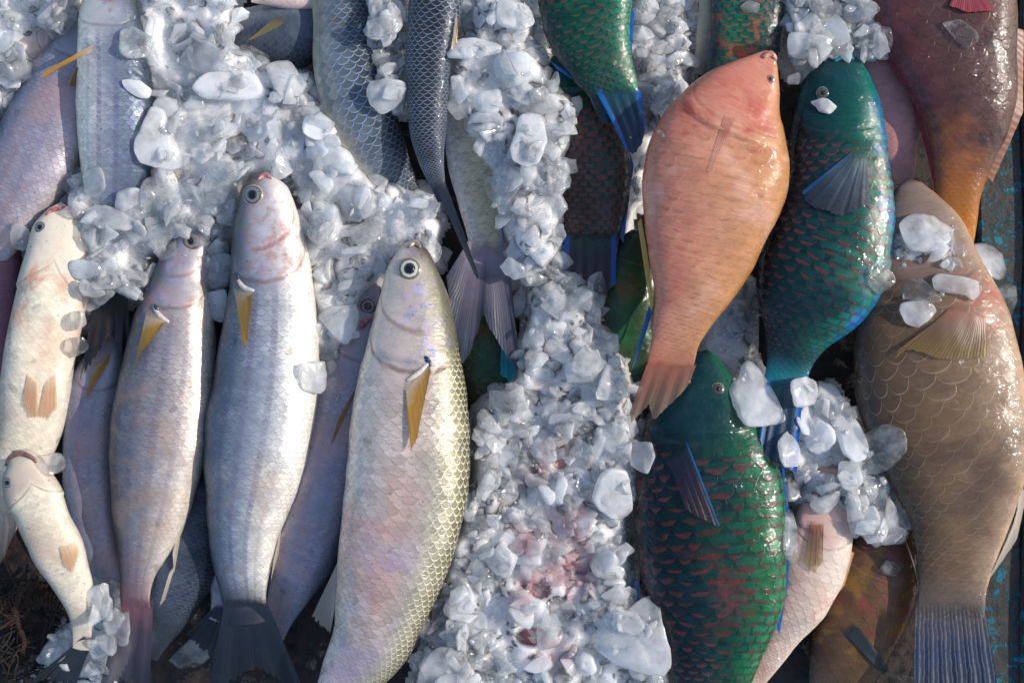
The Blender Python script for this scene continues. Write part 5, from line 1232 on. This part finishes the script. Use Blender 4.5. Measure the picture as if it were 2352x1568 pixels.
# fine crushed ice between the lumps: bed and splinters too many to count, one object
rf = random.Random(5)
cv, cf = [tuple(x) for x in bv], [list(x) for x in bf]
SPL = []
for k in range(14):
    bm = bmesh.new(); r_ = random.Random(500 + k)
    a, b_, c = 1.0, r_.uniform(0.45, 0.9), r_.uniform(0.25, 0.6)
    for i in range(r_.randint(8, 12)):
        q = Vector((r_.gauss(0, 1), r_.gauss(0, 1), r_.gauss(0, 1))).normalized(); bm.verts.new((q.x * a, q.y * b_, q.z * c))
    bmesh.ops.convex_hull(bm, input=bm.verts)
    for v in [v for v in bm.verts if not v.link_faces]: bm.verts.remove(v)
    bmesh.ops.subdivide_edges(bm, edges=bm.edges, cuts=1, use_grid_fill=True)
    bmesh.ops.smooth_vert(bm, verts=bm.verts, factor=0.35, use_axis_x=True, use_axis_y=True, use_axis_z=True)
    bm.verts.index_update()
    SPL.append(([v.co.copy() for v in bm.verts], [[v.index for v in f.verts] for f in bm.faces])); bm.free()
def splinter(px, py, rad, z):
    vs, fs = rf.choice(SPL)
    M_ = Matrix.LocRotScale(P(px, py, z), None, None) @ Matrix.Rotation(rf.uniform(0, 2*PI), 4, 'Z') @ Matrix.Rotation(rf.gauss(0, 0.6), 4, 'X') @ Matrix.Rotation(rf.gauss(0, 0.6), 4, 'Y') @ Matrix.Scale(rad * PX, 4)
    o = len(cv)
    cv.extend([tuple(M_ @ v) for v in vs]); cf.extend([[i + o for i in f] for f in fs])
LUMPS = [([v.co.copy() for v in me.vertices], [list(p.vertices) for p in me.polygons]) for me in VAR[('lump', 'ice_milky')][:3] + VAR[('shard', 'ice_milky')][:10]]
NBED = len(bf); lump_faces = []
def put_lump(px, py, rad, z):
    vs, fs = rf.choice(LUMPS)
    M_ = Matrix.LocRotScale(P(px, py, z), None, None) @ Matrix.Rotation(rf.uniform(0, 2*PI), 4, 'Z') @ Matrix.Rotation(rf.gauss(0, 0.35), 4, 'X') @ Matrix.Rotation(rf.gauss(0, 0.35), 4, 'Y') @ Matrix.Scale(rad * PX, 4)
    o = len(cv)
    cv.extend([tuple(M_ @ v) for v in vs]); cf.extend([[i + o for i in f] for f in fs])
for poly, lev in HEAPS:
    xs = [p[0] for p in poly]; ys = [p[1] for p in poly]
    area = 0.0
    for i in range(len(poly)):
        x1, y1 = poly[i-1]; x2, y2 = poly[i]; area += x1 * y2 - x2 * y1
    for k in range(int(abs(area) / 2 / 470)):       # lumps beyond the ones counted above
        x = rf.uniform(min(xs), max(xs)); y = rf.uniform(min(ys), max(ys))
        if not inside(poly, x, y) and edged(poly, x, y) > 10: continue
        if owner(x, y) in ('fish', 'fin') or inhole(x, y): continue
        rad = 15 + 26 * rf.random() ** 1.5
        put_lump(x, y, rad, level(x, y, rad * 0.6, 0.35) + rad * PX * 0.1)
    cnt = int(abs(area) / 2 / 620)
    for k in range(cnt):
        x = rf.uniform(min(xs) - 12, max(xs) + 12); y = rf.uniform(min(ys) - 12, max(ys) + 12)
        if not inside(poly, x, y) and edged(poly, x, y) > 14: continue
        ow = owner(x, y)
        if ow in ('fish', 'fin') and rf.random() > (0.5 if inhole(x, y, 1.3) else 0.06): continue
        rad = 6 + 11 * rf.random() ** 1.5
        splinter(x, y, rad, level(x, y, rad * 0.5, 0.5) + rad * PX * 0.12)
co = link_mesh('crushed_ice', cv, cf, ICE_FINE, None, True)
co.data.materials.append(ICE_MIX)
co.data.polygons.foreach_set('material_index', [0] * NBED + [1] * (len(cf) - NBED))
tag(co, 'fine crushed ice packed between the fish and the larger lumps', 'ice', None, 'stuff')

# ------------------------------------------------------------------ light, sky, camera
SUN_EL, SUN_AZ = math.radians(33), math.radians(8)      # azimuth measured from +x (photo right) toward +y (photo top)
sd = Vector((math.cos(SUN_EL) * math.cos(SUN_AZ), math.cos(SUN_EL) * math.sin(SUN_AZ), math.sin(SUN_EL)))
w = bpy.data.worlds.new('World'); SC.world = w; w.use_nodes = True
wt = w.node_tree; bg = wt.nodes['Background']
sk = wt.nodes.new('ShaderNodeTexSky'); sk.sky_type = 'NISHITA'; sk.sun_disc = False
sk.sun_elevation = SUN_EL; sk.sun_rotation = math.atan2(sd.x, sd.y)
wt.links.new(sk.outputs[0], bg.inputs[0]); bg.inputs[1].default_value = 0.19
sl = bpy.data.lights.new('sun', 'SUN'); sl.energy = 3.9; sl.angle = math.radians(0.5); sl.color = (1.0, 0.925, 0.82)
so = bpy.data.objects.new('sun', sl); COL.objects.link(so); so.rotation_euler = (-sd).to_track_quat('-Z', 'Y').to_euler(); so.location = sd * 3
cam = bpy.data.cameras.new('camera'); cam.sensor_width = 36.0; cam.sensor_fit = 'HORIZONTAL'
cam.lens = 18.0 / (K * 2352 / 2); cam.clip_start = 0.05; cam.clip_end = 50
cam.dof.use_dof = True; cam.dof.focus_distance = CAMH - 0.095; cam.dof.aperture_fstop = 4.0
cobj = bpy.data.objects.new('camera', cam); COL.objects.link(cobj); cobj.location = (0, 0, CAMH); cobj.rotation_euler = (0, 0, 0)
SC.camera = cobj
SC.view_settings.view_transform = 'Standard'; SC.view_settings.look = 'None'; SC.view_settings.exposure = 0
SC.render.engine = 'CYCLES'
cy = SC.cycles
cy.max_bounces = 16; cy.transparent_max_bounces = 32; cy.transmission_bounces = 10; cy.diffuse_bounces = 8; cy.glossy_bounces = 3
cy.caustics_reflective = False; cy.caustics_refractive = False; cy.sample_clamp_indirect = 4.0
cy.use_denoising = True
